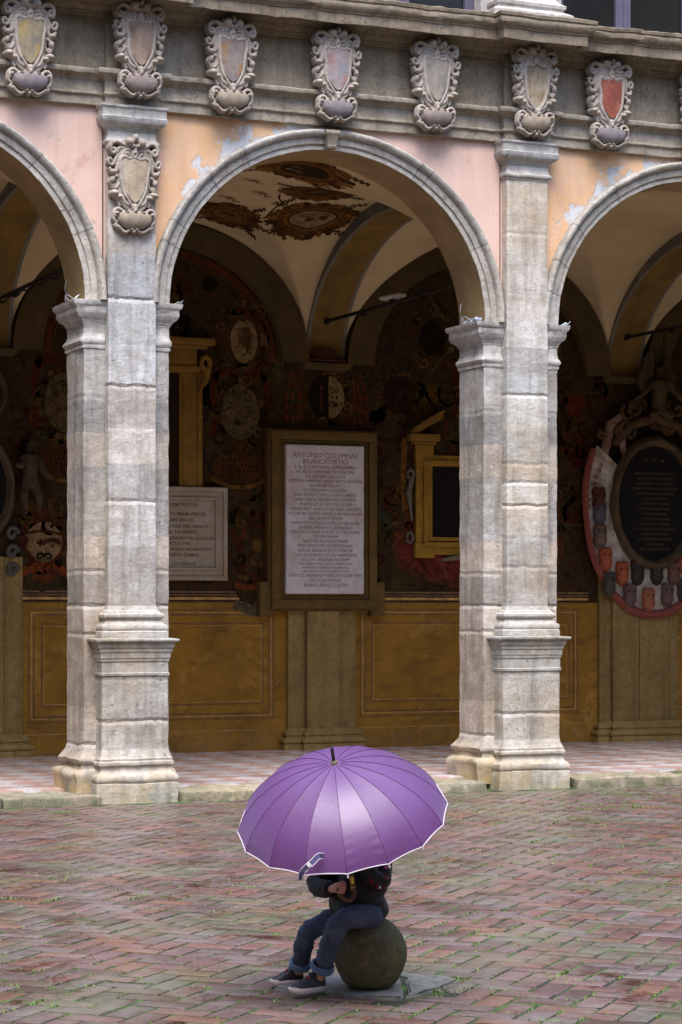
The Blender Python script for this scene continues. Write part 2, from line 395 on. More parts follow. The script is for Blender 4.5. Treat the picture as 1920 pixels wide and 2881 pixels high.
def mortarmat():
    m, t, b = newmat('mossy joint soil'); g = NG(t)
    n = g.noise(3.2, 7, .7)
    c = g.ramp(n, [(.36, (.018, .014, .012)), (.45, (.024, .026, .015)), (.54, (.04, .075, .016)), (.70, (.08, .15, .028))])
    setc(g, b, c); b.inputs['Roughness'].default_value = .9; g.bump(g.noise(60, 5), .5, .01, b); return m
m_mortar = mortarmat()
tag(mesh_obj('ground', [(-150, -150, -.0065), (150, -150, -.0065), (150, 150, -.0065), (-150, 150, -.0065)], [(0, 1, 2, 3)], m_mortar), kind='structure')
SLABS = [[(-2.63, -10.04), (-2.585, -10.19), (-2.42, -10.36), (-2.218, -10.535), (-2.15, -10.40), (-1.99, -10.02), (-2.0, -9.86), (-2.3, -9.80)],
         [(-2.13, -10.41), (-2.20, -10.525), (-2.144, -10.50), (-1.93, -10.33), (-1.754, -10.16), (-1.784, -10.03), (-1.90, -9.93), (-1.975, -9.87), (-1.965, -10.02)]]
def in_poly(p, poly):
    c = False; j = len(poly) - 1
    for i in range(len(poly)):
        a, b = poly[i], poly[j]
        if (a[1] > p[1]) != (b[1] > p[1]) and p[0] < (b[0] - a[0]) * (p[1] - a[1]) / (b[1] - a[1]) + a[0]: c = not c
        j = i
    return c
def paving():
    rnd = random.Random(5); W = .138; gap = .0065
    ang = R(45); ca, sa = math.cos(ang), math.sin(ang)
    V = []; F = []; C = []; joints = []
    pal = [(.155, .080, .070), (.13, .070, .064), (.175, .088, .076), (.115, .068, .064), (.155, .088, .082), (.13, .090, .085), (.145, .105, .10), (.17, .088, .062), (.09, .05, .044)]
    N = 118
    for i in range(-N, N):
        for j in range(-N, N):
            k = (i - j) % 4
            if k == 0: x0, y0, lx, ly = i * W, j * W, 2 * W, W
            elif k == 3: x0, y0, lx, ly = i * W, j * W, W, 2 * W
            else: continue
            cx, cy = x0 + lx / 2, y0 + ly / 2
            # axes: u = rotated 45 to the right of +y
            wx = ca * cx - sa * cy - 1.5; wy = sa * cx + ca * cy - 8.5
            if wx < -9 or wx > 8 or wy < -16.5 or wy > -.30: continue
            if any(in_poly((wx, wy), s) for s in SLABS): continue
            a = rnd.gauss(0, .009); hx, hy = lx / 2 - gap - rnd.random() * .003, ly / 2 - gap - rnd.random() * .003
            ox, oy = rnd.gauss(0, .0025), rnd.gauss(0, .0025)
            if rnd.random() < .02: hx *= rnd.uniform(.72, .92)
            hz = rnd.gauss(0, .0011) - (.004 if rnd.random() < .01 else 0); tx, ty = rnd.gauss(0, .003), rnd.gauss(0, .003)
            cup = rnd.choice([-.0005, -.001, -.0018, .001]) ; wear = rnd.uniform(.003, .005)
            nx, ny = (7, 4) if lx > ly else (4, 7)
            base = len(V); us = []
            for p in range(nx):
                for q in range(ny):
                    u = -1 + 2 * p / (nx - 1); v = -1 + 2 * q / (ny - 1)
                    e = (0 if 0 < p < nx - 1 else 1) + (0 if 0 < q < ny - 1 else 1)
                    u2 = u if abs(u) == 1 else u * 1.28 if abs(u) > .5 else u
                    v2 = v if abs(v) == 1 else v * (1.28 if abs(v) > .5 else (2.3 if (ny == 4 and abs(v) > .3) else 1))
                    if nx == 4 and .3 < abs(u) < .4: u2 = u * 2.3
                    if ny == 4 and .3 < abs(v) < .4: v2 = v * 2.3
                    z = hz + tx * u * hx + ty * v * hy - wear * e + cup * (1 - u * u) * (1 - v * v)
                    lx_, ly_ = u2 * hx, v2 * hy
                    if e == 2: lx_ *= .975; ly_ *= .975
                    X = cx + ox + lx_ * math.cos(a) - ly_ * math.sin(a); Y = cy + oy + lx_ * math.sin(a) + ly_ * math.cos(a)
                    V.append((ca * X - sa * Y - 1.5, sa * X + ca * Y - 8.5, z))
            for p in range(nx - 1):
                for q in range(ny - 1):
                    s = base + p * ny + q; F.append((s, s + ny, s + ny + 1, s + 1))
            rim = [base + p * ny for p in range(nx)] + [base + (nx - 1) * ny + q for q in range(1, ny)] + [base + p * ny + ny - 1 for p in range(nx - 2, -1, -1)] + [base + q for q in range(ny - 2, 0, -1)]
            b2 = len(V)
            for r in rim: V.append((V[r][0], V[r][1], -.02))
            n = len(rim)
            for q in range(n): F.append((rim[q], b2 + q, b2 + (q + 1) % n, rim[(q + 1) % n]))
            c = rnd.choice(pal); f = rnd.uniform(.88, 1.12); C += [(c[0] * f, c[1] * f, c[2] * f)] * ((nx - 1) * (ny - 1) + n)
            for _ in range(3):
                s = rnd.choice((-1, 1)); tt = rnd.uniform(-1, 1)
                X, Y = (cx + tt * lx / 2, cy + s * ly / 2) if rnd.random() < .6 else (cx + s * lx / 2, cy + tt * ly / 2)
                joints.append((ca * X - sa * Y - 1.5, sa * X + ca * Y - 8.5))
    V = np.array(V); Vn = V.copy()
    Vn[:, 2] += .0015 * vn(V, 1.3, 4) + .0008 * vn(V, 30, 9)
    tag(mesh_obj('courtyard_paving', Vn, F, m_brick, smooth=40, col=C), kind='structure')
    return joints
JOINTS = paving()
def tufts():
    rnd = random.Random(8); V = []; F = []; C = []
    J = np.array([(x, y, 0) for x, y in JOINTS]); d = vn(J, .9, 31) * .6 + vn(J, 3.1, 12) * .5
    for (x, y, _), q in zip(J, d):
        if q < -.45 + rnd.random() * .5: continue
        nb = int(5 + 14 * max(0, q)); rr = .009 + .02 * max(0, q); hh = .002 + .006 * max(0, q) * rnd.random()
        if rnd.random() < .01: nb = 40; rr = .035; hh = .010
        g = rnd.uniform(.7, 1.2); an0 = R(45) + (0 if rnd.random() < .5 else R(90))
        for _ in range(nb):
            t = rnd.uniform(-1, 1) * rr * 3.2; s = rnd.uniform(-1, 1) * rr * .2
            bx = x + math.cos(an0) * t - math.sin(an0) * s; by = y + math.sin(an0) * t + math.cos(an0) * s
            a = rnd.uniform(0, 6.28); h = hh * rnd.uniform(.5, 1.6); wd = rnd.uniform(.002, .006); l = rnd.uniform(.5, 2.4) * h
            n = len(V)
            V += [(bx - math.sin(a) * wd, by + math.cos(a) * wd, -.008), (bx + math.sin(a) * wd, by - math.cos(a) * wd, -.008), (bx + math.cos(a) * l, by + math.sin(a) * l, h)]
            F.append((n, n + 1, n + 2)); C.append((.13 * g, .23 * g, .04 * g))
    # clump beside the flagstone
    for (px, py, nn, sp) in [(-1.80, -10.12, 160, .07), (-1.95, -10.35, 120, .08), (-2.1, -10.52, 60, .05), (-2.5, -10.33, 50, .05), (1.5, -.33, 90, .12), (2.4, -.36, 60, .12)]:
        for _ in range(nn):
            bx = px + rnd.gauss(0, sp); by = py + rnd.gauss(0, sp * .5); a = rnd.uniform(0, 6.28); h = rnd.uniform(.004, .016); l = rnd.uniform(0, 1.2) * h; n = len(V)
            V += [(bx - math.sin(a) * .004, by + math.cos(a) * .004, -.005), (bx + math.sin(a) * .004, by - math.cos(a) * .004, -.005), (bx + math.cos(a) * l, by + math.sin(a) * l, h)]
            g = rnd.uniform(.7, 1.2); F.append((n, n + 1, n + 2)); C.append((.11 * g, .19 * g, .03 * g))
    m = attrmat('grass blades', rough=.6, bump=0)
    tag(mesh_obj('grass_in_joints', V, F, m, col=C), 'short green grass and moss growing in the joints of the brick courtyard', 'grass', kind='stuff')
tufts()
# kerb and arcade floor
def rockbox(name, x0, x1, y0, y1, z0, z1, mat, bev=.03, cuts=6, amp=.01, seed=1, parent=None, sc=7):
    bm = bmesh.new(); bmesh.ops.create_cube(bm, size=1)
    for v in bm.verts: v.co = Vector((v.co.x * (x1 - x0), v.co.y * (y1 - y0), v.co.z * (z1 - z0)))
    bmesh.ops.bevel(bm, geom=list(bm.edges), offset=bev, segments=3, affect='EDGES', profile=.6)
    L = [e for e in bm.edges if e.calc_length() > .12]
    while L:
        bmesh.ops.subdivide_edges(bm, edges=L, cuts=1, use_grid_fill=True)
        L2 = [e for e in bm.edges if e.calc_length() > .09]
        if len(bm.verts) > 5000 or len(L2) == len(L): break
        L = L2
    V = np.array([tuple(v.co) for v in bm.verts]) + np.array([(x0 + x1) / 2, (y0 + y1) / 2, (z0 + z1) / 2])
    bm.verts.index_update(); F = [[v.index for v in f.verts] for f in bm.faces]; bm.free()
    V = jitter(V, amp, sc, seed)
    return mesh_obj(name, V, F, mat, parent, smooth=50)
FZ = .10
ks = [(-7.6, -5.9), (-5.9, -4.4), (-3.6, -2.2), (-2.2, -1.25), (-1.25, -.36), (.40, 1.9), (1.92, 3.45), (4.45, 5.62), (5.65, 7.5), (8.5, 10.2)]
for i, (a, b) in enumerate(ks):
    gm = m_kerbgreen if a in (5.65, 8.5) else m_kerb
    o = rockbox('kerb', a + .006, b - .006, -.24 + .02 * (i % 3) * .5, .42, -.05, .088 + .004 * (i % 2), gm, .022, 6, .026, 20 + i)
    tag(o, kind='structure')
def floormat():
    m, t, b = newmat('arcade floor tiles'); g = NG(t)
    v = g.map(sc=(1, 1, 1), rot=(0, 0, R(0)))
    n = t.nodes.new('ShaderNodeTexChecker'); n.inputs['Scale'].default_value = 3.0; g.L(g.map(rot=(0, 0, R(45)), loc=(.1, .07, .37)), n.inputs[0])
    a = g.mix(g.ramp(g.noise(3, 6), [(.35, 0), (.65, 1)]), (.48, .31, .27), (.54, .37, .33))
    c2 = g.mix(g.ramp(g.noise(40, 4), [(.4, 0), (.6, 1)]), (.64, .60, .62), (.55, .51, .53))
    c = g.mix(n.outputs['Fac'], a, c2)
    c = g.mix(g.ramp(g.noise(1.4, 6, .65), [(.45, 0), (.65, .2)]), c, (.24, .15, .12))
    setc(g, b, c); r = g.ramp(g.noise(1.6, 6, .6), [(.35, .12), (.65, .32)]); g.L(r, b.inputs['Roughness']); g.bump(g.noise(3, 4), .06, .02, b); return m
tag(MB().box(-8.6, 12.6, .34, 5.2, -.05, FZ).build('arcade_floor', floormat()), kind='structure')
m_slab = stone('flagstone', (.15, .15, .13), (.24, .235, .215), dark=(.05, .05, .045), stain=.5, rough=.5, pit=.4)
fl = empty('flagstone', (-2.2, -10.15, 0), 0, 'cracked grey flagstone lying flush in the bricks under the stone ball', 'flagstone')
for s in SLABS:
    bm = bmesh.new(); vs = [bm.verts.new((x + 2.2, y + 10.15, -.03)) for x, y in s]; f = bm.faces.new(vs)
    if f.normal.z < 0: bmesh.ops.reverse_faces(bm, faces=[f])
    r = bmesh.ops.extrude_face_region(bm, geom=[f])
    for v in r['geom']:
        if isinstance(v, bmesh.types.BMVert): v.co.z = .012
    bmesh.ops.recalc_face_normals(bm, faces=bm.faces)
    bmesh.ops.bevel(bm, geom=[e for e in bm.edges if all(v.co.z > 0 for v in e.verts)], offset=.01, segments=2, affect='EDGES')
    bmesh.ops.triangulate(bm, faces=bm.faces); bmesh.ops.subdivide_edges(bm, edges=bm.edges, cuts=3)
    V = np.array([tuple(v.co) for v in bm.verts]); bm.verts.index_update(); F = [[v.index for v in f.verts] for f in bm.faces]; bm.free()
    mesh_obj('slab_piece', jitter(V, .006, 12, 4), F, m_slab, fl, smooth=35)

# ------------------------------------------------------------------ ARCADE BUILDING
B = empty('arcade_building', (0, 0, 0), 0, 'old arcaded palace, orange and pink plaster over round stone arches and a painted portico', 'building')
PX = [-8, -4, 0, 4, 8, 12]
# --- piers (built at x = 0)
def zsteps(z0, z1, st, o=0.0):
    n = max(1, int((z1 - z0) / st)); return [(o, z0 + (z1 - z0) * i / n) for i in range(n + 1)]
def make_pier(x, mats, seed):
    body = [(-.42, .1), (.38, .1), (.38, .62), (-.42, .62)]
    mb = MB(); prof = [(.10, .05), (.10, .20), (.11, .22), (.115, .25), (.10, .28), (.045, .30), (.04, .34), (.07, .36), (.075, .385), (.06, .40), (.01, .46)] + zsteps(.5, 4.38, .05)
    sweep(mb, [(a, c) for a, c in body], prof, closed=True, seg=.06, scale=[.8, .35, .8, 1])
    V = np.array(mb.V)
    lowm = np.clip((.75 - V[:, 2]) / .6, 0, 1)
    V2 = jitter(V, .008, 7, seed, (1, 1, .4)); V3 = jitter(V, .045, 5, seed + 50, (1, 1, .5)); V = V2 * (1 - lowm[:, None]) + V3 * lowm[:, None]
    V[:, 0] += x
    p = mesh_obj('pier', V, mb.F, mats[1], B, smooth=50)
    ends = [(.225, .1), (.38, .1), (.38, .62), (-.42, .62), (-.42, .1), (-.225, .1)]
    mb = MB(); prof = [(0, 4.03), (.0, 4.06), (.018, 4.062), (.022, 4.085), (.008, 4.09), (.03, 4.105), (.042, 4.125), (.03, 4.15), (.012, 4.165), (.0, 4.20), (.0, 4.27), (.012, 4.275), (.014, 4.29), (.026, 4.295), (.03, 4.31), (.05, 4.325), (.085, 4.345), (.10, 4.37), (.105, 4.375), (.105, 4.43), (.125, 4.44), (.138, 4.455), (.142, 4.485), (.0, 4.492)]
    prof = [(o * .78, z) for o, z in prof]
    sweep(mb, ends, prof, seg=.04, scale=[.66, 1, 1, 1, .66])
    V = jitter(mb.V, .006, 9, seed + 3); V = jitter(V, .006, 30, seed + 9); V[:, 0] += x
    mesh_obj('impost_moulding', V, mb.F, mats[2], p, smooth=40)
    U = [(-.222, .11), (-.222, 0), (.222, 0), (.222, .11)]
    mb = MB(); sweep(mb, U, zsteps(1.74, 5.875, .05), seg=.05)
    V = jitter(jitter(mb.V, .0045, 7, seed + 11), .003, 24, seed + 12); V[:, 0] += x
    mesh_obj('pilaster_shaft', V, mb.F, mats[0], p, smooth=50)
    mb = MB(); prof = [(.12, 1.445), (.135, 1.455), (.135, 1.52), (.118, 1.53), (.13, 1.545), (.132, 1.565), (.118, 1.585), (.09, 1.588), (.085, 1.60), (.06, 1.615), (.055, 1.635), (.08, 1.64), (.098, 1.655), (.098, 1.675), (.08, 1.69), (.05, 1.692), (.045, 1.705), (.02, 1.715), (.004, 1.755)]
    prof = [(o * .66, z) for o, z in prof]; sweep(mb, U, prof, seg=.04); V = jitter(mb.V, .003, 9, seed + 13); V[:, 0] += x
    mesh_obj('pilaster_base', V, mb.F, mats[2], p, smooth=35)
    mb = MB(); prof = [(.205, -.03), (.205, .05), (.205, .12), (.2, .165), (.185, .172), (.20, .185), (.207, .205), (.2, .235), (.175, .25), (.165, .255), (.13, .275), (.12, .30), (.13, .325), (.15, .33), (.155, .35), (.148, .362), (.135, .368), (.138, .385), (.125, .395), (.10, .44), (.09, .49)] + zsteps(.53, 1.11, .05, .09) + \
        [(.09, 1.125), (.108, 1.13), (.112, 1.15), (.098, 1.158), (.098, 1.165), (.095, 1.25), (.108, 1.255), (.112, 1.268), (.112, 1.28), (.122, 1.285), (.124, 1.335), (.136, 1.34), (.14, 1.352), (.14, 1.368), (.152, 1.373), (.165, 1.395), (.17, 1.415), (.172, 1.428), (.212, 1.433), (.222, 1.444), (.218, 1.458), (.12, 1.464)]
    prof = [(.085 + (o - .09) * .64, z) for o, z in prof]
    sweep(mb, U, prof, seg=.05)
    V = np.array(mb.V); lowm = np.clip((.5 - V[:, 2]) / .4, 0, 1)[:, None]
    V = jitter(V, .006, 8, seed + 15) * (1 - lowm) + jitter(V, .010, 6, seed + 16) * lowm; V[:, 0] += x
    mesh_obj('pedestal', V, mb.F, mats[3], p, smooth=40)
    mb = MB(); prof = [(.0, 5.86), (.012, 5.865), (.014, 5.88), (.028, 5.885), (.038, 5.9), (.036, 5.915), (.015, 5.93), (.006, 5.96), (.006, 6.01), (.02, 6.012), (.02, 6.025), (.034, 6.028), (.036, 6.04), (.05, 6.045), (.085, 6.06), (.105, 6.085), (.112, 6.12), (.10, 6.128), (.10, 6.19), (.108, 6.2), (.118, 6.205), (.122, 6.225), (.0, 6.238)]
    prof = [(o * .78, z) for o, z in prof]
    sweep(mb, U, prof, seg=.04); V = jitter(mb.V, .005, 8, seed + 17); V[:, 0] += x
    mesh_obj('pilaster_capital', V, mb.F, mats[2], p, smooth=40)
    return p
protos = {}
for i, x in enumerate(PX):
    ms = (m_shaft, m_body, m_mould, m_base) if x != 4 else (m_shaft2, m_body, m_mould, m_base)
    make_pier(x, ms, 100 + i * 31)
# --- arches
EX, EZ, SZ = 1.60, 1.52, 4.485
def ell(cx, t, r):    # r = outward radial offset
    c, s = math.cos(t), math.sin(t); nx, nz = c / EX, s / EZ; l = math.hypot(nx, nz)
    return cx + EX * c + nx / l * r, SZ + EZ * s + nz / l * r
for bi in range(5):
    cx = PX[bi] + 1.98; rnd = random.Random(bi + 3)
    prof = [(.0, .62), (0, .35), (0, .10), (0, .072), (.004, .066), (.052, .066), (.056, .048), (.06, .046), (.112, .044), (.118, .05), (.124, .028), (.132, .008), (.15, -.006), (.168, -.008), (.182, .002), (.19, .02), (.192, .06), (.187, .12)]
    n = 300; cuts = sorted(rnd.sample(range(18, 282), 9)); mb = MB(); V = []; F = []; C = []
    for i in range(n + 1):
        t = math.pi - math.pi * i / n
        for (r, y) in prof:
            X, Z = ell(cx, t, r); V.append((X, y, Z))
    tint = (1, 1, 1); m = len(prof)
    for i in range(n):
        if i in cuts or i == 0:
            f = rnd.uniform(.9, 1.1); q = rnd.uniform(-.02, .02); tint = (f + q, f, f - q)
        dark = i in cuts
        for j in range(3, m - 1):
            a = i * m + j; F.append((a, a + m, a + m + 1, a + 1)); C.append(tuple(v * (.6 if dark and j > 3 else 1) for v in tint))
    V = np.array(V); V = jitter(V, .006, 8, bi * 5 + 1)
    mesh_obj('archivolt', V, F, m_arch, B, smooth=40, col=C)
    mb = MB(); mb.grid(lambda u, v: (ell(cx, math.pi * (1 - u), 0)[0], .072 + v * .55, ell(cx, math.pi * (1 - u), 0)[1]), 64, 8)
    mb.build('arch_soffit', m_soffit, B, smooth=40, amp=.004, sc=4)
    # keystone scroll
    mb = MB(); kx = cx - .04
    mb.add(*(lambda V: (V, [(0, 1, 3, 2), (2, 3, 5, 4), (4, 5, 7, 6), (6, 7, 9, 8), (0, 2, 4, 6, 8), (1, 9, 7, 5, 3)]))([(kx + s * w_, y, z) for (w_, y, z) in ((.04, .06, 6.0), (.042, -.02, 6.01), (.05, -.035, 6.09), (.06, -.055, 6.13), (.068, -.03, 6.165)) for s in (-1, 1)]))
    mb.tube([(kx - .07, -.035, 6.15), (kx + .07, -.035, 6.15)], .028, 12); mb.tube([(kx - .043, -.01, 6.03), (kx + .043, -.01, 6.03)], .018, 12)
    mb.build('keystone', m_ent, B, smooth=40, amp=.003, sc=20)
    # plaster spandrels
    mb = MB()
    def sp(u, v):
        X, Z = ell(cx, math.pi * (1 - u), .17); X = min(max(X, cx - 1.8), cx + 1.8)
        return (X, .1 + .004 * math.sin(X * 7) * 0, Z + (6.24 - Z) * v)
    mb.grid(sp, 80, 10); mb.build('spandrel_wall', m_plaster, B, amp=.003, sc=3, axes=(0, 1, 0))
for x in PX:   # plaster behind the pilaster, above the impost
    MB().box(x - .235, x + .20, .102, .60, 4.45, 6.24).build('spandrel_wall', m_plaster, B)
# inner face of the front wall above the arches
mb = MB()
for bi in range(5):
    cx = PX[bi] + 1.98
    mb.grid(lambda u, v: (ell(cx, math.pi * (1 - u), 0)[0], .622, ell(cx, math.pi * (1 - u), 0)[1] + (6.6 - ell(cx, math.pi * (1 - u), 0)[1]) * v), 48, 2, flip=True)
mb.build('inner_wall', m_vault, B)
# --- entablature
def epath(y0, y1, h):
    P = [(-8.6, y0)]
    for x in PX: P += [(x - h, y0), (x - h, y1), (x + h, y1), (x + h, y0)]
    P += [(12.6, y0)]; return P
mb = MB(); prof = [(-.12, 6.222), (-.01, 6.225), (.012, 6.228), (.012, 6.275), (.012, 6.305), (.024, 6.312), (.036, 6.32), (.036, 6.335), (.024, 6.342), (.024, 6.39), (.024, 6.44), (.036, 6.447), (.04, 6.458), (.055, 6.475), (.085, 6.487), (.10, 6.493), (.105, 6.51), (.103, 6.528), (.09, 6.538), (-.03, 6.55)]
sweep(mb, epath(.06, .0, .24), prof, seg=.06); V = jitter(mb.V, .005, 5, 3); V = jitter(V, .006, 22, 8)
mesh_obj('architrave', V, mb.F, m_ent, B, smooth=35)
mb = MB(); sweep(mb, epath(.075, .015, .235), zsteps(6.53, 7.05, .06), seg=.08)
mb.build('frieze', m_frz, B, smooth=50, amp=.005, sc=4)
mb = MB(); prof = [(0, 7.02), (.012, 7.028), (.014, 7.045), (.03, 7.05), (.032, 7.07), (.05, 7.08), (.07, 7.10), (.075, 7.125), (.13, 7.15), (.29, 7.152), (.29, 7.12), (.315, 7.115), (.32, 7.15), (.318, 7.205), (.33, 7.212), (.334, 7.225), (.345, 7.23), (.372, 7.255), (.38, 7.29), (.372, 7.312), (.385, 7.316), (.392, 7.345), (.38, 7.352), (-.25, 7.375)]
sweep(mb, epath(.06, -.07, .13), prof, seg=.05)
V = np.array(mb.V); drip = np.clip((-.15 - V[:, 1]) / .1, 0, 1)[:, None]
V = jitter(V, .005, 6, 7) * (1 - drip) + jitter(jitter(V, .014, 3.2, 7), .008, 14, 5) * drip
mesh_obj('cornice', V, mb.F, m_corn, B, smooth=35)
# --- upper storey
mb = MB(); mb.box(-8.6, 12.6, .14, .5, 9.7, 12.4)
for x in PX: mb.box(x - .44, x + .44, .12, .5, 7.36, 9.7)
mb.build('upper_wall', m_mould, B)
for x in PX:
    mb = MB(); U = [(x - .30, .12), (x - .30, -.02), (x + .30, -.02), (x + .30, .12)]
    sweep(mb, U, [(.13, 7.36), (.135, 7.40), (.125, 7.41), (.13, 7.43), (.13, 7.46), (.10, 7.48), (.06, 7.50), (.06, 7.52), (.075, 7.53), (.08, 7.56), (.05, 7.58), (.02, 7.6), (0, 7.64)] + zsteps(7.7, 9.6, .1), seg=.06)
    mb.build('upper_pilaster', m_shaft, B, smooth=40, amp=.005, sc=7)
for bi in range(5):
    x0, x1 = PX[bi] + .44, PX[bi + 1] - .44; n = 4; wf = (x1 - x0) / n
    fr = MB()
    fr.box(x0, x0 + .10, .26, .34, 7.36, 9.7); fr.box(x1 - .10, x1, .26, .34, 7.36, 9.7); fr.box(x0 + .10, x1 - .10, .27, .33, 9.6, 9.7); fr.box(x0 + .10, x1 - .10, .265, .33, 7.36, 7.40)
    for k in range(1, n):
        xx = x0 + wf * k; fr.box(xx - .085, xx - .003, .258, .34, 7.40, 9.6); fr.box(xx + .003, xx + .085, .262, .34, 7.40, 9.6)
    fo = fr.build('window', m_winframe, B)
    MB().box(x0 + .02, x1 - .02, .30, .31, 7.38, 9.68).build('pane', m_glassdark, fo)
# --- portico interior
VZ0, VA, VB, VR = 4.6, 1.77, 2.2, 1.53
def vz(x, y, cx):
    a = max(0., 1 - ((x - cx) / VA) ** 2) ** .5; b = max(0., 1 - ((y - 2.81) / VB) ** 2) ** .5
    mx = max(a, b); d = abs(a - b); k = .04
    return VZ0 + VR * (mx + (max(0, k - d) ** 2) / (4 * k))
for bi in range(5):
    cx = PX[bi] + 2.0
    def cosm(u): return -math.cos(math.pi * u)
    mb = MB(); mb.grid(lambda u, v: (cx + VA * cosm(u), 2.81 + VB * cosm(v), vz(cx + VA * cosm(u), 2.81 + VB * cosm(v), cx)), 90, 100)
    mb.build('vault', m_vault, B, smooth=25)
    # wall arch on the back wall
    mb = MB(); A1, R1, A0, R0 = 1.76, 1.53, 1.42, 1.27
    f = lambda t, k: (cx + (A0 + (A1 - A0) * k) * math.cos(t), VZ0 - .03 + (R0 + (R1 + .01 - R0) * k) * math.sin(t))
    mb.grid(lambda u, v: (f(math.pi * (1 - u), v)[0], 4.88, f(math.pi * (1 - u), v)[1]), 64, 4, flip=True)
    mb.grid(lambda u, v: (f(math.pi * (1 - u), 0)[0], 4.88 + v * .15, f(math.pi * (1 - u), 0)[1]), 64, 2)
    mb.build('wall_arch', m_warch, B, smooth=40)
    # painted red edge ring
for x in PX:
    y0, y1 = .62, 5.0
    mb = MB(); TA, TR = 2.19, 1.40
    g2 = lambda t, r: (2.81 + (TA + r * .2) * math.cos(t), VZ0 + (TR + r) * math.sin(t))
    for (a, c_, m_) in ((-.245, -.205, 1), (-.205, .205, 0), (.205, .245, 1)):
        mb.grid(lambda u, v: (x + a + (c_ - a) * v, g2(math.pi * u, 0)[0], g2(math.pi * u, 0)[1]), 60, 2, m=m_)
    for s in (-1, 1):
        mb.grid(lambda u, v: (x + s * .245, g2(math.pi * u, v * .20)[0], g2(math.pi * u, v * .20)[1]), 60, 2, m=1, flip=s > 0)
    mb.build('transverse_arch', None, B, smooth=40, mats=[m_trans, m_tband])
# back wall
mb = MB(); mb.box(-8.6, 12.6, 5.0, 5.3, 0, 12.4)
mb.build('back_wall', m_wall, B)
MB().box(-8.9, -8.6, -.1, 5.3, 0, 12.4).build('end_wall', m_wall, B); MB().box(12.6, 12.9, -.1, 5.3, 0, 12.4).build('end_wall', m_wall, B)
MB().box(-8.9, 12.9, .15, 5.3, 12.4, 12.7).build('roof', m_corn, B)
MB().box(-8.6, 12.6, .3, 5.0, 7.0, 7.3).build('upper_floor', m_vault, B)
# dado mouldings (painted lines, 3 mm proud)
m_dado = attrmat('dado paint', nsc=7, lo=.5, hi=1.7, bump=.1)
dk, lt_ = (.13, .062, .018), (.40, .22, .06)
mb = MB()
def line(x0, z0, x1, z1, t, c, y=4.996):
    if abs(z1 - z0) < 1e-6: mb.box(x0, x1, y, 4.9995, z0 - t / 2, z0 + t / 2, c)
    else: mb.box(x0 - t / 2, x0 + t / 2, y, 4.9995, z0, z1, c)
def frame(x0, z0, x1, z1, t, c, y=4.996):
    line(x0, z0, x1, z0, t, c, y); line(x0, z1, x1, z1, t, c, y); line(x0 + t / 2, z0 + t / 2, x0 + t / 2, z1 - t / 2, t, c, y); line(x1 - t / 2, z0 + t / 2, x1 - t / 2, z1 - t / 2, t, c, y)
for p in PX[:-1]:
    x0, x1 = p + .44, p + 3.36
    frame(x0, .47, x1, 1.72, .012, dk); frame(x0 + .035, .505, x1 - .035, 1.685, .010, lt_); frame(x0 + .055, .53, x1 - .055, 1.66, .016, dk)
    frame(x0 + .15, .64, x1 - .13, 1.56, .012, dk); frame(x0 + .175, .665, x1 - .155, 1.535, .006, lt_)
    line(p + .28, 1.80, p + 3.5, 1.80, .014, dk); line(p + .28, 1.845, p + 3.5, 1.845, .03, lt_); line(p + .28, 1.885, p + 3.5, 1.885, .02, dk); line(p + .28, .335, p + 3.5, .335, .006, lt_)
    line(p + .28, 1.92, p + 3.5, 1.92, .02, (.16, .085, .03))
mb.build('dado_panelling', m_dado, B, usecol=True)
# wall pilasters
def wallpil(x, wide):
    if wide: st = [(-.37, -.22, 4.95), (-.205, .16, 4.90), (.18, .60, 4.92), (.62, .75, 4.95)]
    else: st = [(-.485, -.285, 4.95), (-.27, .13, 4.88), (.145, .366, 4.95)]
    mb = MB()
    for a, c_, y in st: mb.box(x + a, x + c_, y, 4.999, FZ + .2, 2.3, b=.006)
    mb.box(x + st[0][0] + .01, x + st[-1][1] - .01, 4.965, 4.999, FZ + .2, 2.3)
    o = mb.build('wall_pilaster', m_backpil, B, smooth=30)
    L, Rr = x + st[0][0], x + st[-1][1]
    mb = MB(); U = [(L, 4.999), (L, 4.93), (x + st[1][0], 4.93), (x + st[1][0], 4.87), (x + st[-2][1], 4.87), (x + st[-2][1], 4.93), (Rr, 4.93), (Rr, 4.999)]
    sweep(mb, U, [(.09, FZ - .02), (.09, FZ + .06), (.075, FZ + .07), (.095, FZ + .085), (.1, FZ + .11), (.085, FZ + .13), (.05, FZ + .14), (.045, FZ + .165), (.06, FZ + .17), (.06, FZ + .20), (.03, FZ + .22), (-.01, FZ + .25)], seg=.06)
    mb.build('pilaster_base', m_backpil, o, smooth=35, amp=.004, sc=8)
    mb = MB(); sweep(mb, [(x - .26, 4.999), (x - .26, 4.95), (x + .26, 4.95), (x + .26, 4.999)], [(-.01, 4.50), (.01, 4.51), (.02, 4.53), (.05, 4.55), (.055, 4.58), (.0, 4.60)], seg=.2)
    mb.build('impost_moulding', m_warch, o, smooth=35)
for x in PX: wallpil(x, x == 8)

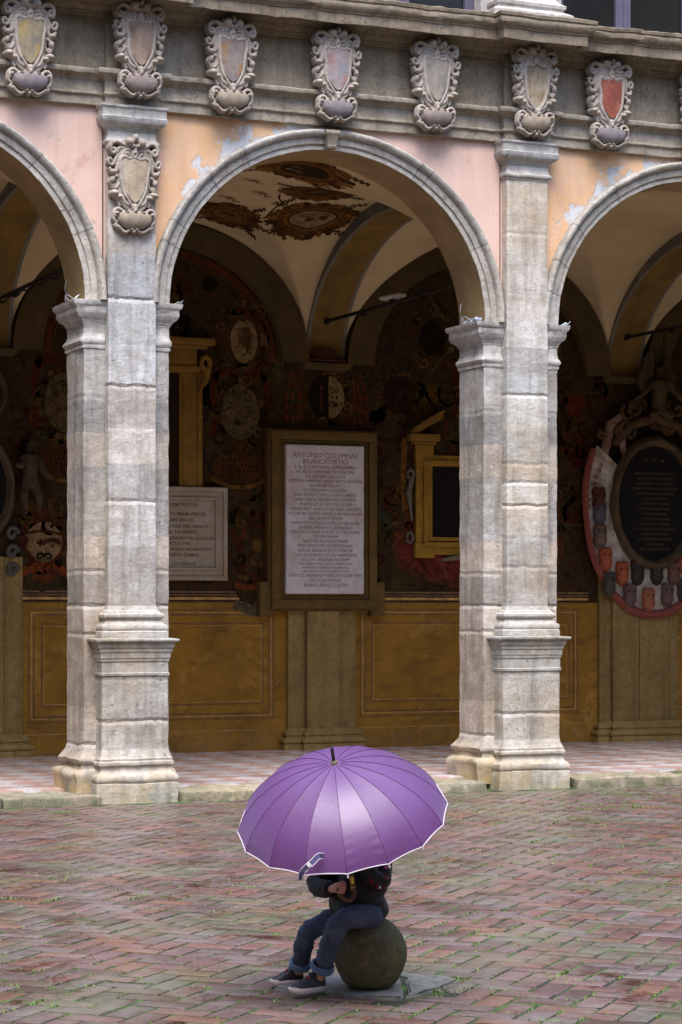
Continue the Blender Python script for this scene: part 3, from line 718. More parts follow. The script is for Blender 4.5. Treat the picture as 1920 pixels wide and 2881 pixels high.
# ------------------------------------------------------------------ the other wings of the courtyard, unseen; tall and near to shade the portico
m_wing = simple('wing plaster', (.42, .30, .20), (.34, .24, .17), sc=.6, bump=.2)
m_dark = simple('dark arcade void', (.05, .04, .03), bump=0)
m_tile = simple('roof tile', (.26, .12, .07), (.20, .10, .06), sc=3)
def wing(loc, rz, L, label):
    e = empty('courtyard_wing', loc, rz, label, 'building', 'plain wings closing the courtyard')
    mb = MB(); n = int(L // 4); H = 14.5  # wing height raised to cut sky light reaching the portico
    zs = [(0, 5.6, 3.2), (6.9, 9.6, 1.6)]
    # wall as piers and spandrels around openings, front face at y = 0, depth .6
    s = (L - n * 4) / 2
    if s > 0: mb.box(-L / 2, -L / 2 + s, 0, .6, 0, H); mb.box(L / 2 - s, L / 2, 0, .6, 0, H)
    for k in range(n):
        x = -L / 2 + s + 4 * k
        mb.box(x, x + .4, 0, .6, 0, H); mb.box(x + 3.6, x + 4, 0, .6, 0, H)
        mb.box(x + .4, x + 3.6, 0, .6, 5.6, 6.9); mb.box(x + .4, x + 3.6, 0, .6, 9.6, H)
        mb.box(x + .4, x + 1.2, 0, .6, 6.9, 9.6); mb.box(x + 2.8, x + 3.6, 0, .6, 6.9, 9.6)
    mb.build('wall', m_wing, e)
    MB().box(-L / 2, L / 2, 4, 4.3, 0, H).build('rear_wall', m_dark, e)
    MB().box(-L / 2 - .5, L / 2 + .5, -.7, 4.4, H, H + .35).build('roof', m_tile, e)
    for k in range(n):
        x = -L / 2 + s + 4 * k
        f = MB().box(x + 1.2, x + 2.8, .35, .42, 6.9, 9.6).build('window', m_glassdark, e)
    return e
wing((2, -24.5, 0), math.pi, 34, 'plain plastered wing with open bays facing the arcaded front across the courtyard')
wing((-13.6, -12.2, 0), R(90), 24, 'plain plastered wing with open bays closing the left side of the courtyard')
wing((17.6, -12.2, 0), R(-90), 24, 'plain plastered wing with open bays closing the right side of the courtyard')

# ------------------------------------------------------------------ COATS OF ARMS (carved reliefs)
def dist_poly(X, Y, P):
    d = np.full(X.shape, 9e9); tt = np.zeros(X.shape); n = len(P) - 1
    for i in range(n):
        ax, ay = P[i]; bx, by = P[i + 1]; vx, vy = bx - ax, by - ay; l = vx * vx + vy * vy + 1e-9
        t = np.clip(((X - ax) * vx + (Y - ay) * vy) / l, 0, 1); q = np.hypot(X - ax - t * vx, Y - ay - t * vy)
        m = q < d; d = np.where(m, q, d); tt = np.where(m, (i + t) / n, tt)
    return d, tt
def smooth_curve(P, k=6):
    out = []
    P = [P[0]] + list(P) + [P[-1]]
    for i in range(1, len(P) - 2):
        p0, p1, p2, p3 = [np.array(p, float) for p in P[i - 1:i + 3]]
        for j in range(k):
            t = j / k; out.append(tuple(.5 * ((2 * p1) + (-p0 + p2) * t + (2 * p0 - 5 * p1 + 4 * p2 - p3) * t * t + (-p0 + 3 * p1 - 3 * p2 + p3) * t ** 3)))
    out.append(tuple(P[-2])); return out
def volute(cx, cy, r, a0, turns, sgn=1, k=26):
    return [(cx + r * (1 - .82 * i / k) * math.cos(a0 + sgn * turns * 2 * math.pi * i / k), cy + r * (1 - .82 * i / k) * math.sin(a0 + sgn * turns * 2 * math.pi * i / k)) for i in range(k + 1)]
def shield_proto(var, rnd):
    nx, ny = 118, 214
    xs = np.linspace(-262, 262, nx); ys = np.linspace(-18, 902, ny); X0, Y = np.meshgrid(xs, ys); X = np.abs(X0)
    Pn = np.stack([X0.ravel() * .01, Y.ravel() * .01, np.zeros(X0.size)], 1); X0s = X0; Y0s = Y
    X0 = X0 + (7 * vn(Pn, 1.1, 40 + var)).reshape(X0.shape); Y = Y + (9 * vn(Pn, .9, 60 + var)).reshape(X0.shape)
    X = np.abs(X0)
    # slight asymmetry so that the two halves are not mirror images
    wob = np.where(X0 > 0, 4, -3); X = X + wob * np.sin(Y / 60.)
    H = np.zeros(X.shape)
    def tube(P, r, base=0, taper=0, sm=True):
        nonlocal H
        if sm: P = smooth_curve(P)
        d, t = dist_poly(X, Y, P); rr = r * (1 - taper * t); h = np.where(d < rr, base + np.sqrt(np.maximum(rr * rr - d * d, 0)) * 1.05, 0); H = np.maximum(H, h)
    def blob(cx, cy, rx, ry, h, a=0, base=0):
        nonlocal H
        c, s_ = math.cos(a), math.sin(a); U = ((X - cx) * c + (Y - cy) * s_) / rx; V = (-(X - cx) * s_ + (Y - cy) * c) / ry
        q = 1 - U * U - V * V; H = np.maximum(H, np.where(q > 0, base + h * np.sqrt(np.maximum(q, 0)), 0))
    # backing plate
    hw = np.interp(Y, [60, 110, 200, 330, 470, 560, 600, 625], [70, 170, 190, 178, 168, 150, 95, 30]); pl = (X < hw) & (Y > 60) & (Y < 625)
    H = np.maximum(H, np.where(pl, 22 + 26 * np.clip((hw - X) / 60, 0, 1), 0))
    low = 1 - (X / 172) ** 2 - ((Y - 742) / 104) ** 2; H = np.maximum(H, np.where(low > 0, 24, 0))
    # painted field
    fw = np.interp(Y, [192, 205, 240, 300, 400, 500, 560, 605], [70, 100, 122, 118, 108, 92, 62, 4])
    fm = (X < fw) & (Y > 196) & (Y < 600)
    fh = 40 + 24 * np.sqrt(np.clip(1 - (X / 140) ** 2, 0, 1)) - (20 if var == 2 else 0) * np.sqrt(np.clip(1 - (X / 120) ** 2, 0, 1))
    # inner frame
    tube([(20, 190), (60, 205), (110, 196), (136, 230), (128, 330), (122, 420), (100, 510), (60, 575), (30, 620), (0, 660)], 17, 42)
    tube(volute(72, 165, 38, -2.4, 1.25, 1), 12, 46, sm=False); blob(72, 163, 16, 16, 22, base=44)
    tube([(0, 120), (18, 160), (0, 200)], 16, 50); blob(0, 150, 22, 22, 36, base=40)
    # crest shell
    blob(56, 62, 46, 52, 60, .3, 34); blob(0, 26, 26, 44, 58, 0, 34); blob(24, 95, 30, 26, 46, 0, 34)
    if var == 1: blob(0, -2, 15, 16, 30, 0, 34)
    # big upper C scroll
    tube([(60, 112), (110, 84), (165, 58), (212, 74), (228, 118), (214, 160), (186, 158), (182, 128), (200, 116)], 24, 34, .25)
    tube([(92, 128), (140, 118), (165, 160), (160, 220), (178, 262)], 20, 30, .2)
    # side scrolls
    tube([(170, 200), (200, 262), (236, 268), (250, 232), (228, 212), (216, 234)], 20, 30, .3)
    tube([(158, 262), (172, 322), (214, 340), (232, 306)], 24, 26, .25); blob(205, 336, 34, 30, 44, .4, 22)
    tube([(165, 362), (196, 384), (222, 420), (206, 462), (184, 448)], 20, 24, .3); blob(208, 408, 26, 40, 34, -.3, 24)
    tube([(140, 430), (170, 470), (206, 478)], 20, 22, .3)
    blob(190, 524, 44, 32, 56, .2, 22); blob(148, 548, 34, 26, 46, .3, 22)
    tube([(120, 540), (96, 588), (60, 612), (24, 622), (0, 650)], 20, 30)
    # neck and lower cartouche
    blob(0, 640, 40, 46, 46, 0, 26); blob(0, 668, 20, 34, 40, 0, 40)
    tube([(52, 650), (86, 628), (112, 600), (132, 572), (152, 590), (140, 618)], 19, 22, .2)
    tube([(44, 668), (70, 690), (104, 676), (140, 650), (176, 652), (196, 690), (180, 722), (160, 706)], 17, 30, .2)
    blob(168, 694, 20, 20, 34, 0, 34)
    tube([(196, 716), (192, 760), (168, 790), (178, 812), (150, 826)], 18, 24, .2)
    tube([(150, 818), (120, 842), (78, 862), (44, 846), (24, 828), (6, 850)], 15, 32)
    blob(0, 862, 20, 20, 36, 0, 26); blob(22, 838, 16, 14, 30, 0, 34)
    lm = (low > .12) & (Y > 672) & (Y < 836); lh = 30 + 52 * np.sqrt(np.clip(low, 0, 1))
    Hn = H.copy()
    fm2 = fm & (H < 58) if var != 2 else fm & (H < 56)
    fm2 = fm & (dist_poly(X, Y, smooth_curve([(20, 190), (60, 205), (110, 196), (136, 230), (128, 330), (122, 420), (100, 510), (60, 575), (30, 620), (0, 660)]))[0] > 15)
    lm2 = lm & (H < 46)
    Hn = np.where(fm2, fh, Hn); Hn = np.where(lm2, lh, Hn)
    P3 = np.stack([X0.ravel() * .00102, np.zeros(X.size), Y.ravel() * .001], 1)
    n1 = vn(P3, 20, var) * 1.6 + vn(P3, 70, var + 5) * .6
    mask = (Hn > 0)
    Hn = np.where(mask, np.maximum(Hn + n1.reshape(X.shape), 2), 0)
    V = np.stack([X0s.ravel() * .00098, -Hn.ravel() * .00145, (440 - Y0s.ravel()) * .00101], 1)
    parts = {'frame': [], 'painted_field': [], 'lower_cartouche': []}
    for j in range(ny - 1):
        for i in range(nx - 1):
            q = (j * nx + i, j * nx + i + 1, (j + 1) * nx + i + 1, (j + 1) * nx + i)
            ms = [mask.flat[k] for k in q]
            if not any(ms): continue
            qq = q[::-1]
            if all(fm2.flat[k] for k in q): parts['painted_field'].append(qq)
            elif all(lm2.flat[k] for k in q): parts['lower_cartouche'].append(qq)
            else: parts['frame'].append(qq)
    e = {}
    for nme, F in parts.items():
        used = sorted({k for f in F for k in f}); mp = {k: i for i, k in enumerate(used)}
        me = bpy.data.meshes.new(nme); me.from_pydata([tuple(V[k]) for k in used], [], [tuple(mp[k] for k in f) for f in F]); me.update(); me.shade_smooth(); e[nme] = me
    return e
rnd = random.Random(2)
SP = {v: shield_proto(v, rnd) for v in (0, 1, 2)}
def fieldmat(name, c1, c2, c3=None, sc=8):
    m, t, b = newmat(name); g = NG(t)
    c = g.mix(g.ramp(g.noise(sc, 6, .65), [(.38, 0), (.6, 1)]), c1, c2)
    if c3: c = g.mix(g.ramp(g.noise(6, 5, .6, vec=g.map(loc=(3, 4, 7), sc=(1.6, 1, .8))), [(.5, 0), (.6, .85)]), c, c3)
    c = g.mix(g.ramp(g.noise(1, 5, .6, vec=g.map(sc=(22, 22, 2.5))), [(.5, 0), (.7, .45)]), c, (.16, .12, .10)); c = g.mix(1, c, (.78, .74, .70), 'MULTIPLY')
    setc(g, b, c); b.inputs['Roughness'].default_value = .85; g.bump(g.noise(40, 5), .15, .004, b); return m
SHI = [
    (-.97, 6.665, 0, -.03, 'carved coat of arms with a yellow-grey shield, leftmost on the frieze', fieldmat('field yellow grey', (.34, .28, .16), (.22, .20, .17), (.40, .30, .10))),
    (.03, 6.72, 1, -.09, 'carved coat of arms with a brown streaked shield, on the frieze above the left pier', fieldmat('field brown pink', (.36, .26, .21), (.27, .20, .15), (.20, .13, .09))),
    (.925, 6.672, 0, -.03, 'carved coat of arms with dark slate and orange quarters, first right of the left pier', fieldmat('field slate orange', (.20, .17, .17), (.30, .25, .23), (.36, .20, .08), 6)),
    (1.965, 6.68, 1, -.03, 'carved coat of arms with a pink and blue-grey streaked shield, above the middle arch crown', fieldmat('field pink blue', (.38, .28, .28), (.28, .30, .34), (.36, .20, .18))),
    (2.985, 6.683, 0, -.03, 'carved coat of arms with a pale grey shield, just left of the right pier', fieldmat('field pale grey', (.36, .32, .26), (.28, .26, .25), (.22, .22, .20))),
    (4.02, 6.70, 2, -.09, 'carved coat of arms with a hollow rough ochre shield above the right pier', fieldmat('field ochre rough', (.36, .28, .18), (.44, .38, .29), (.28, .20, .11), 14)),
    (4.875, 6.665, 1, -.03, 'carved coat of arms with a brick-red shield, right of the right pier', fieldmat('field brick red', (.30, .075, .045), (.22, .05, .035), (.36, .12, .08))),
    (5.93, 6.66, 0, -.03, 'carved coat of arms cut off by the right edge of the photo', fieldmat('field grey b', (.34, .30, .26), (.26, .23, .20))),
    (.0, 5.515, 0, -.004, 'lone carved beige coat of arms hanging on the left pier below its capital', fieldmat('field beige', (.46, .38, .27), (.40, .32, .23), (.50, .44, .35))),
]
m_boss = [fieldmat('boss mauve', (.22, .18, .17), (.32, .27, .25)), fieldmat('boss violet', (.20, .18, .20), (.28, .25, .27)), fieldmat('boss ochre', (.32, .26, .19), (.40, .34, .27))]
for k, (x, z, v, y, lab, fm_) in enumerate(SHI):
    e = empty('coat_of_arms', (x, y, z), 0, lab, 'coat of arms', 'carved coats of arms on the front')
    e.scale = (.97 if k % 2 else 1.0, 1, .985)
    for nme, me in SP[v].items():
        me2 = me.copy(); me2.materials.append(m_shield if nme == 'frame' else fm_ if nme == 'painted_field' else m_boss[(k * 2 + 1) % 3] if k < 8 else m_boss[2])
        link(bpy.data.objects.new(nme, me2), e)

# ------------------------------------------------------------------ PAINTINGS
class Paint:
    def __init__(s, mp, st=.0025): s.mp = mp; s.V = []; s.F = []; s.C = []; s.st = st
    def polar(s, fn, c, layer, nr=5, na=40):
        n = len(s.V)
        for i in range(nr + 1):
            for k in range(na):
                a = 2 * math.pi * k / na; p = fn(a, i / nr); s.V.append(s.mp(p[0], p[1], layer * s.st))
        for i in range(nr):
            for k in range(na): s.F.append((n + i * na + k, n + (i + 1) * na + k, n + (i + 1) * na + (k + 1) % na, n + i * na + (k + 1) % na)); s.C.append(c)
    def blob(s, cx, cz, rx, rz, c, layer=1, wob=0, k=7, rot=0, seed=0, inner=0):
        rd = random.Random(seed * 13 + int(cx * 100) + int(cz * 70)); ph = [rd.uniform(0, 6.28) for _ in range(4)]
        def fn(a, t):
            r = (inner + (1 - inner) * t) * (1 + wob * (math.sin(k * a + ph[0]) * .5 + math.sin((k + 3) * a + ph[1]) * .35 + math.sin(3 * a + ph[2]) * .4))
            x, z = rx * r * math.cos(a), rz * r * math.sin(a); c_, s_ = math.cos(rot), math.sin(rot)
            return cx + x * c_ - z * s_, cz + x * s_ + z * c_
        s.polar(fn, c, layer)
    def rib(s, P, w, c, layer=2, sm=True):
        if sm: P = smooth_curve(P, 5)
        n = len(s.V); L = len(P)
        for i, p in enumerate(P):
            a = P[max(i - 1, 0)]; b = P[min(i + 1, L - 1)]; dx, dz = b[0] - a[0], b[1] - a[1]; l = math.hypot(dx, dz) + 1e-9
            ww = (w(i / (L - 1)) if callable(w) else w) / 2
            s.V.append(s.mp(p[0] - dz / l * ww, p[1] + dx / l * ww, layer * s.st)); s.V.append(s.mp(p[0] + dz / l * ww, p[1] - dx / l * ww, layer * s.st))
        for i in range(L - 1): s.F.append((n + 2 * i, n + 2 * i + 1, n + 2 * i + 3, n + 2 * i + 2)); s.C.append(c)
    def quad(s, x0, z0, x1, z1, c, layer=1): s.rib([((x0 + x1) / 2, z0 + (z1 - z0) * i / 4) for i in range(5)], abs(x1 - x0), c, layer, sm=False)
    def scroll(s, cx, cz, r, a0, turns, w, c, layer=2, sg=1): s.rib(volute(cx, cz, r, a0, turns, sg, 22), lambda t: w * (1 - .5 * t), c, layer, sm=False)
    def wreath(s, cx, cz, rx, rz, n, r, cols, layer=2, seed=0, jit=.25):
        rd = random.Random(seed)
        for i in range(n):
            a = 2 * math.pi * i / n; x, z = cx + rx * math.cos(a), cz + rz * math.sin(a); q = r * rd.uniform(.7, 1.3)
            c = rd.choice(cols); f = rd.uniform(.6, 1.3); c = tuple(v * f for v in c)
            if rd.random() < .55: s.scroll(x, z, q, a + rd.uniform(-1, 1), rd.uniform(.7, 1.2), q * .5, c, layer + rd.choice((0, 1)), rd.choice((-1, 1)))
            else: s.blob(x, z, q * rd.uniform(.4, .9), q * rd.uniform(.5, 1), c, layer + rd.choice((0, 1)), .18, rot=a, seed=i)
    def build(s, name, parent, label=None, mat=None):
        o = mesh_obj(name, s.V, s.F, mat or m_fresco, parent, col=s.C)
        if label: o['label'] = label
        return o
def wallmap(y=5.0): return lambda x, z, d: (x, y - .003 - d, z)
DK = (.015, .011, .008); BR = (.06, .036, .016); OC = (.11, .07, .027); OL = (.085, .075, .042); RD = (.075, .02, .012); RD2 = (.14, .045, .022); TN = (.10, .08, .045); PK = (.12, .07, .045); GY = (.15, .14, .125)
# lunettes
def lunette(cx, seed):
    rd = random.Random(seed); p = Paint(wallmap())
    arc = lambda r: [(cx + (1.42 * r) * math.cos(a), 4.57 + 1.27 * r * math.sin(a)) for a in np.linspace(0, math.pi, 40)]
    p.rib(arc(.945), .07, (.11, .04, .018), 1, sm=False); p.rib(arc(.90), .012, OC, 2, sm=False)
    p.wreath(cx - .35, 4.95, .52, .42, 22, .10, [BR, OC, DK, OL], 1, seed); p.blob(cx - .35, 4.98, .34, .36, (.05, .032, .018), 2, .06); p.blob(cx - .35, 4.98, .27, .29, (.085, .055, .025), 3, .05)
    p.wreath(cx - .35, 5.0, .2, .2, 9, .08, [BR, OC, TN], 4, seed + 4)
    p.wreath(cx + .97, 4.83, .27, .33, 16, .075, [BR, RD, PK, TN, DK], 1, seed + 1)
    p.blob(cx + .985, 4.81, .215, .30, (.07, .04, .02), 2, .02); p.blob(cx + .985, 4.80, .165, .25, (.24, .20, .14), 3, .03)
    p.blob(cx + 1.0, 4.83, .07, .13, (.10, .06, .035), 4, .3, k=3); p.rib([(cx + .9, 4.72), (cx + .95, 4.85), (cx + .93, 4.95)], .03, (.12, .08, .05), 5); p.rib([(cx + 1.08, 4.70), (cx + 1.04, 4.8), (cx + 1.09, 4.9)], .03, (.12, .08, .05), 5)
    p.quad(cx + .78, 5.09, cx + 1.2, 5.16, RD, 3); p.wreath(cx + .98, 5.17, .2, .07, 8, .06, [TN, BR, PK], 3, seed + 2)
    for i in range(34):
        a = rd.uniform(.05, 3.1); r = rd.uniform(.15, .86); x, z = cx + 1.42 * r * math.cos(a), 4.57 + 1.27 * r * math.sin(a)
        if z < 4.62: continue
        c = rd.choice([BR, OC, DK, RD, OL, TN]); c = tuple(v * rd.uniform(.35, .9) for v in c)
        if rd.random() < .6: p.scroll(x, z, rd.uniform(.05, .12), rd.uniform(0, 6), rd.uniform(.7, 1.2), .035, c, rd.choice((1, 1, 2)), rd.choice((-1, 1)))
        else: p.blob(x, z, rd.uniform(.04, .12), rd.uniform(.04, .1), c, 1, .25, seed=i)
    return p
lunette(2, 4).build('lunette_fresco', B, 'dark lunette fresco with a pale oval medallion')
p = lunette(-2, 9); p.build('lunette_fresco', B)
def lunette_r(cx, seed):
    rd = random.Random(seed); p = Paint(wallmap())
    p.rib([(cx + 1.34 * math.cos(a), 4.57 + 1.2 * math.sin(a)) for a in np.linspace(0, math.pi, 40)], .05, (.05, .035, .02), 1, sm=False)
    for (x, z, s_) in ((-.62, 4.95, 1.0), (.15, 5.0, 1.15), (.85, 4.9, .9)):
        p.wreath(cx + x, z, .27 * s_, .32 * s_, 16, .085, [BR, OC, (.06, .05, .03), OL], 1, seed + int(x * 9))
        p.blob(cx + x, z, .22 * s_, .26 * s_, (.045, .035, .02), 2, .04); p.blob(cx + x, z - .01, .165 * s_, .21 * s_, DK if x < 0 else (.13, .11, .08), 3, .03)
    for i in range(30):
        a = rd.uniform(.05, 3.1); r = rd.uniform(.15, .86); x, z = cx + 1.42 * r * math.cos(a), 4.57 + 1.27 * r * math.sin(a)
        if z < 4.62: continue
        c = tuple(v * rd.uniform(.3, .7) for v in rd.choice([BR, OC, DK, OL, TN]))
        p.scroll(x, z, rd.uniform(.05, .12), rd.uniform(0, 6), rd.uniform(.7, 1.2), .035, c, 1, rd.choice((-1, 1)))
    return p
lunette_r(6, 21).build('lunette_fresco', B, 'very dark lunette fresco with three faded medallions')
def arms(cx, cz, rx, rz, field, seed, drape=True, cart=None, name='wall_fresco', label=None):
    p = Paint(wallmap())
    if drape:
        for s in (-1, 1):
            p.rib([(cx + s * rx * 1.15, cz + rz * 1.5), (cx + s * rx * 1.45, cz + rz * .7), (cx + s * rx * 1.25, cz - rz * .1), (cx + s * rx * 1.5, cz - rz * .9)], .07, RD, 1)
            p.rib([(cx + s * rx * .2, cz + rz * 1.45), (cx + s * rx * .9, cz + rz * 1.4), (cx + s * rx * 1.35, cz + rz * 1.15)], .09, (.08, .022, .014), 1)
    p.blob(cx, cz, rx * 1.3, rz * 1.25, (.05, .03, .016), 1, .1); p.wreath(cx, cz, rx * 1.17, rz * 1.12, 20, rx * .27, [BR, OC, DK, TN], 2, seed)
    p.blob(cx, cz, rx, rz, field, 4, .03, k=4); p.blob(cx, cz, rx * 1.04, rz * 1.04, DK, 3, .03, k=4)
    p.wreath(cx, cz + rz * .1, rx * .55, rz * .5, 7, rx * .22, [tuple(v * .5 for v in field), tuple(v * 1.3 for v in field)], 5, seed + 3)
    if cart:
        x, z, w_, h_ = cart; p.blob(x, z, w_, h_, BR, 1, .08, k=6); p.blob(x, z, w_ * .88, h_ * .82, (.075, .035, .018), 2, .05, k=5)
        for r_ in range(4):
            zz = z + h_ * (.45 - .3 * r_); n = 9 - abs(r_ - 1)
            for q in range(n): p.quad(x - w_ * .62 + q * w_ * 1.24 / n, zz - .016, x - w_ * .62 + q * w_ * 1.24 / n + .018, zz + .016, (.02, .012, .008), 3)
        p.rib([(x - w_ * 1.0, z - h_ * .6), (x - w_ * .4, z - h_ * 1.1), (x + w_ * .4, z - h_ * 1.1), (x + w_ * 1.0, z - h_ * .6)], .05, (.15, .085, .03), 3)
    p.build(name, B, label)
arms(2.94, 3.98, .235, .32, (.095, .08, .05), 5, cart=(2.925, 3.34, .34, .19), label='faded olive oval arms with red drapery above a dark cartouche')
arms(.87, 4.02, .25, .34, (.10, .085, .055), 6, cart=(.90, 3.37, .33, .19))
arms(4.95, 3.0 + 1.25, .2, .22, (.03, .02, .014), 8, drape=False)
arms(6.05, 4.30, .26, .28, (.05, .04, .025), 12, drape=True)
arms(-1.9, 4.0, .3, .34, (.10, .085, .055), 16)
# small painted arms below
p = Paint(wallmap()); cx, cz = .62, 2.52
p.blob(cx, cz - .05, .28, .55, (.045, .04, .03), 1, .04); p.wreath(cx, cz + .25, .2, .12, 10, .09, [BR, OC, RD], 2, 3); p.blob(cx, cz, .25, .33, (.09, .03, .018), 2, .05)
p.blob(cx, cz - .05, .205, .22, (.24, .19, .13), 3, .03, k=4); p.rib([(cx - .2, cz + .04), (cx, cz + .07), (cx + .2, cz + .03)], .03, (.07, .035, .02), 4); p.rib([(cx - .03, cz - .06), (cx + .1, cz - .03), (cx + .19, cz - .07)], .05, (.07, .035, .02), 4); p.rib([(cx - .09, cz - .06), (cx + .01, cz - .08)], .03, (.07, .035, .02), 5); p.rib([(cx - .04, cz - .02), (cx - .05, cz - .11)], .02, (.07, .035, .02), 5)
p.scroll(cx - .05, cz - .22, .05, 0, 1, .03, DK, 5); p.scroll(cx + .05, cz - .22, .05, 3.1, 1, .03, DK, 5, -1)
p.wreath(cx, cz - .05, .26, .3, 14, .07, [BR, OC, DK, RD], 4, 8, .2)
p.rib([(cx - .27, cz - .40), (cx - .12, cz - .34), (cx + .1, cz - .33), (cx + .27, cz - .40)], .10, (.20, .055, .025), 3); p.blob(cx, cz - .44, .14, .07, (.10, .04, .02), 4, .1)
p.build('wall_fresco', B, 'painted shield with a dark bar above a red ribbon')
p = Paint(wallmap())
p.blob(3.04, 2.35, .21, .62, (.05, .035, .022), 1, .05); p.wreath(3.04, 2.45, .11, .42, 18, .075, [RD, BR, OC, DK], 2, 5); p.rib([(2.88, 2.02), (3.0, 1.97), (3.15, 1.99), (3.22, 2.04)], .07, (.16, .05, .025), 4)
p.rib([(2.86, 1.78), (3.0, 1.74), (3.14, 1.70), (3.26, 1.74)], lambda t: .12, (.12, .11, .095), 3); p.build('wall_fresco', B, 'red and brown ruined fresco strip')
p = Paint(wallmap())      # hanging drapery round the gilt frame in the right bay
p.blob(6.0, 2.46, 1.17, .50, (.10, .042, .03), 1, .035, k=3); p.blob(6.0, 2.50, 1.08, .46, (.145, .035, .032), 2, .03, k=3)
for i in range(7): p.rib([(5.05 + i * .31, 2.75), (5.2 + i * .27, 2.35), (5.36 + i * .22, 2.10)], .05, (.19, .06, .06) if i % 2 else (.09, .022, .02), 3)
for s in (-1, 1):
    p.rib([(6 + s * .98, 3.75), (6 + s * 1.0, 3.2), (6 + s * .97, 2.9)], .07, (.19, .10, .035), 2); p.wreath(6 + s * 1.02, 2.85, .09, .30, 12, .06, [RD2, PK, OC, DK], 3, 4)
p.build('wall_fresco', B, 'purple-red painted drapery hanging below a gilt frame')
p = Paint(wallmap()); cx, cz = 4.02, 4.19   # cardinal arms on the pilaster
p2 = Paint(wallmap())
p.blob(cx, cz, .30, .33, (.055, .032, .018), 1, .05); p.blob(cx, cz, .235, .27, DK, 2, .01); p.wreath(cx, cz, .27, .30, 18, .055, [BR, OC, DK], 3, 4)
p.polar(lambda a, t: (cx + .02 + (.20 * t * math.cos(a) if math.cos(a) > 0 else 0), cz + .25 * t * math.sin(a)), (.22, .19, .14), 4)
p.rib([(cx - .07, cz - .17), (cx - .07, cz + .13)], .025, (.09, .045, .02), 4); p.wreath(cx + .09, cz, .03, .10, 6, .04, [BR, RD], 5, 8)
p.build('wall_fresco', B, 'oval arms half black and half white above the marble tablet')
for s in (-1, 1):
    for r_ in range(5):
        for q in range(min(r_ + 1, 3)):
            x = cx + s * (.43 + (q - min(r_, 2) / 2) * .075); z = cz + .26 - r_ * .13
            p2.blob(x, z, .022, .045, (.13, .042, .02), 3, .1, k=4)
    p2.rib([(cx + s * .1, cz + .38), (cx + s * .3, cz + .33), (cx + s * .34, cz + .1), (cx + s * .30, cz - .25)], .015, (.15, .05, .025), 2)
p2.build('wall_fresco', B)
# the cardinal hat, a low red relief
hat = MB(); hat.lathe([(0, .13), (.10, .12), (.15, .08), (.17, .03), (.27, .015), (.28, 0), (.0, 0)], 32, Matrix.Translation((3.96, 4.93, 4.60)) @ Matrix.Diagonal((1, .35, 1.2, 1)))
tag(hat.build('cardinal_hat', simple('dark red stucco', (.09, .03, .02), (.06, .022, .015)), smooth=40), 'dark red flat-brimmed stucco hat above the oval arms, where the vault arch springs', 'wall relief')
for bx in (-4, 0, 4):
    rd = random.Random(bx + 60); p = Paint(wallmap(4.9995), .0006)
    for i in range(150):
        x, z = bx + rd.uniform(.3, 3.7), rd.uniform(1.98, 4.5); c = rd.choice([BR, OC, DK, RD, OL, TN, BR, OC]); c = tuple(v * rd.uniform(.35, .95) for v in c); q = rd.random()
        if q < .55: p.scroll(x, z, rd.uniform(.06, .17), rd.uniform(0, 6), rd.uniform(.6, 1.3), rd.uniform(.025, .055), c, rd.choice((1, 2)), rd.choice((-1, 1)))
        elif q < .8: p.blob(x, z, rd.uniform(.05, .16), rd.uniform(.06, .2), c, 1, .22, rot=rd.uniform(0, 3), seed=i)
        elif z > 2.5: p.rib([(x, z), (x + rd.uniform(-.1, .1), z - .15), (x + rd.uniform(-.15, .15), z - .3), (x + rd.uniform(-.1, .1), z - .42)], rd.uniform(.03, .07), c, 1)
    for z in (2.75, 3.15, 3.72, 4.38): p.rib([(bx + .3 + .34 * k, z + rd.uniform(-.006, .006)) for k in range(11)], rd.uniform(.02, .05), tuple(v * .7 for v in rd.choice([BR, OL, DK])), 2)
    p.build('faded_fresco', B, 'dense faded brown fresco ornament')
# ceiling arms
def ceil(cx): return lambda x, y, d: (x, y, vz(x, y, cx) - .004 - d)
def ceilarms(p, cx, cy, rx, ry, rot, seed, field):
    c_, s_ = math.cos(rot), math.sin(rot)
    T = lambda x, y: (cx + x * c_ - y * s_, cy + x * s_ + y * c_)
    p.blob(cx, cy, rx, ry, (.10, .055, .022), 1, .12, rot=rot, seed=seed)
    rd = random.Random(seed)
    for i in range(26):
        a = 6.283 * i / 26; x, y = T(rx * .93 * math.cos(a), ry * .93 * math.sin(a)); q = .075 * rd.uniform(.6, 1.3); c = rd.choice([(.05, .03, .015), (.16, .085, .03), (.11, .055, .02), (.22, .12, .05)])
        (p.scroll(x, y, q, a, 1, q * .5, c, 2) if rd.random() < .5 else p.blob(x, y, q, q * .7, c, 2, .2, rot=a, seed=i))
    p.blob(cx, cy, rx * .66, ry * .66, (.17, .09, .03), 3, .06, k=4, rot=rot); p.blob(cx, cy, rx * .58, ry * .56, (.06, .03, .016), 4, .06, k=4, rot=rot); p.blob(cx, cy, rx * .52, ry * .48, field, 5, .06, k=4, rot=rot)
    for i in range(6):
        x, y = T(rd.uniform(-.3, .3) * rx, rd.uniform(-.25, .25) * ry); p.blob(x, y, .05, .035, rd.choice([(.10, .05, .02), (.14, .12, .10), (.07, .04, .02)]), 6, .25, seed=i)
    for e_, s2 in ((1, 1), (1, -1), (-1, 1), (-1, -1)):   # fluttering ribbons
        P = [T(e_ * rx * (.72 + .06 * k), s2 * ry * (.80 + .035 * k) + .055 * (-1) ** k) for k in range(7)]
        p.rib(P, .02, (.07, .04, .02), 2)
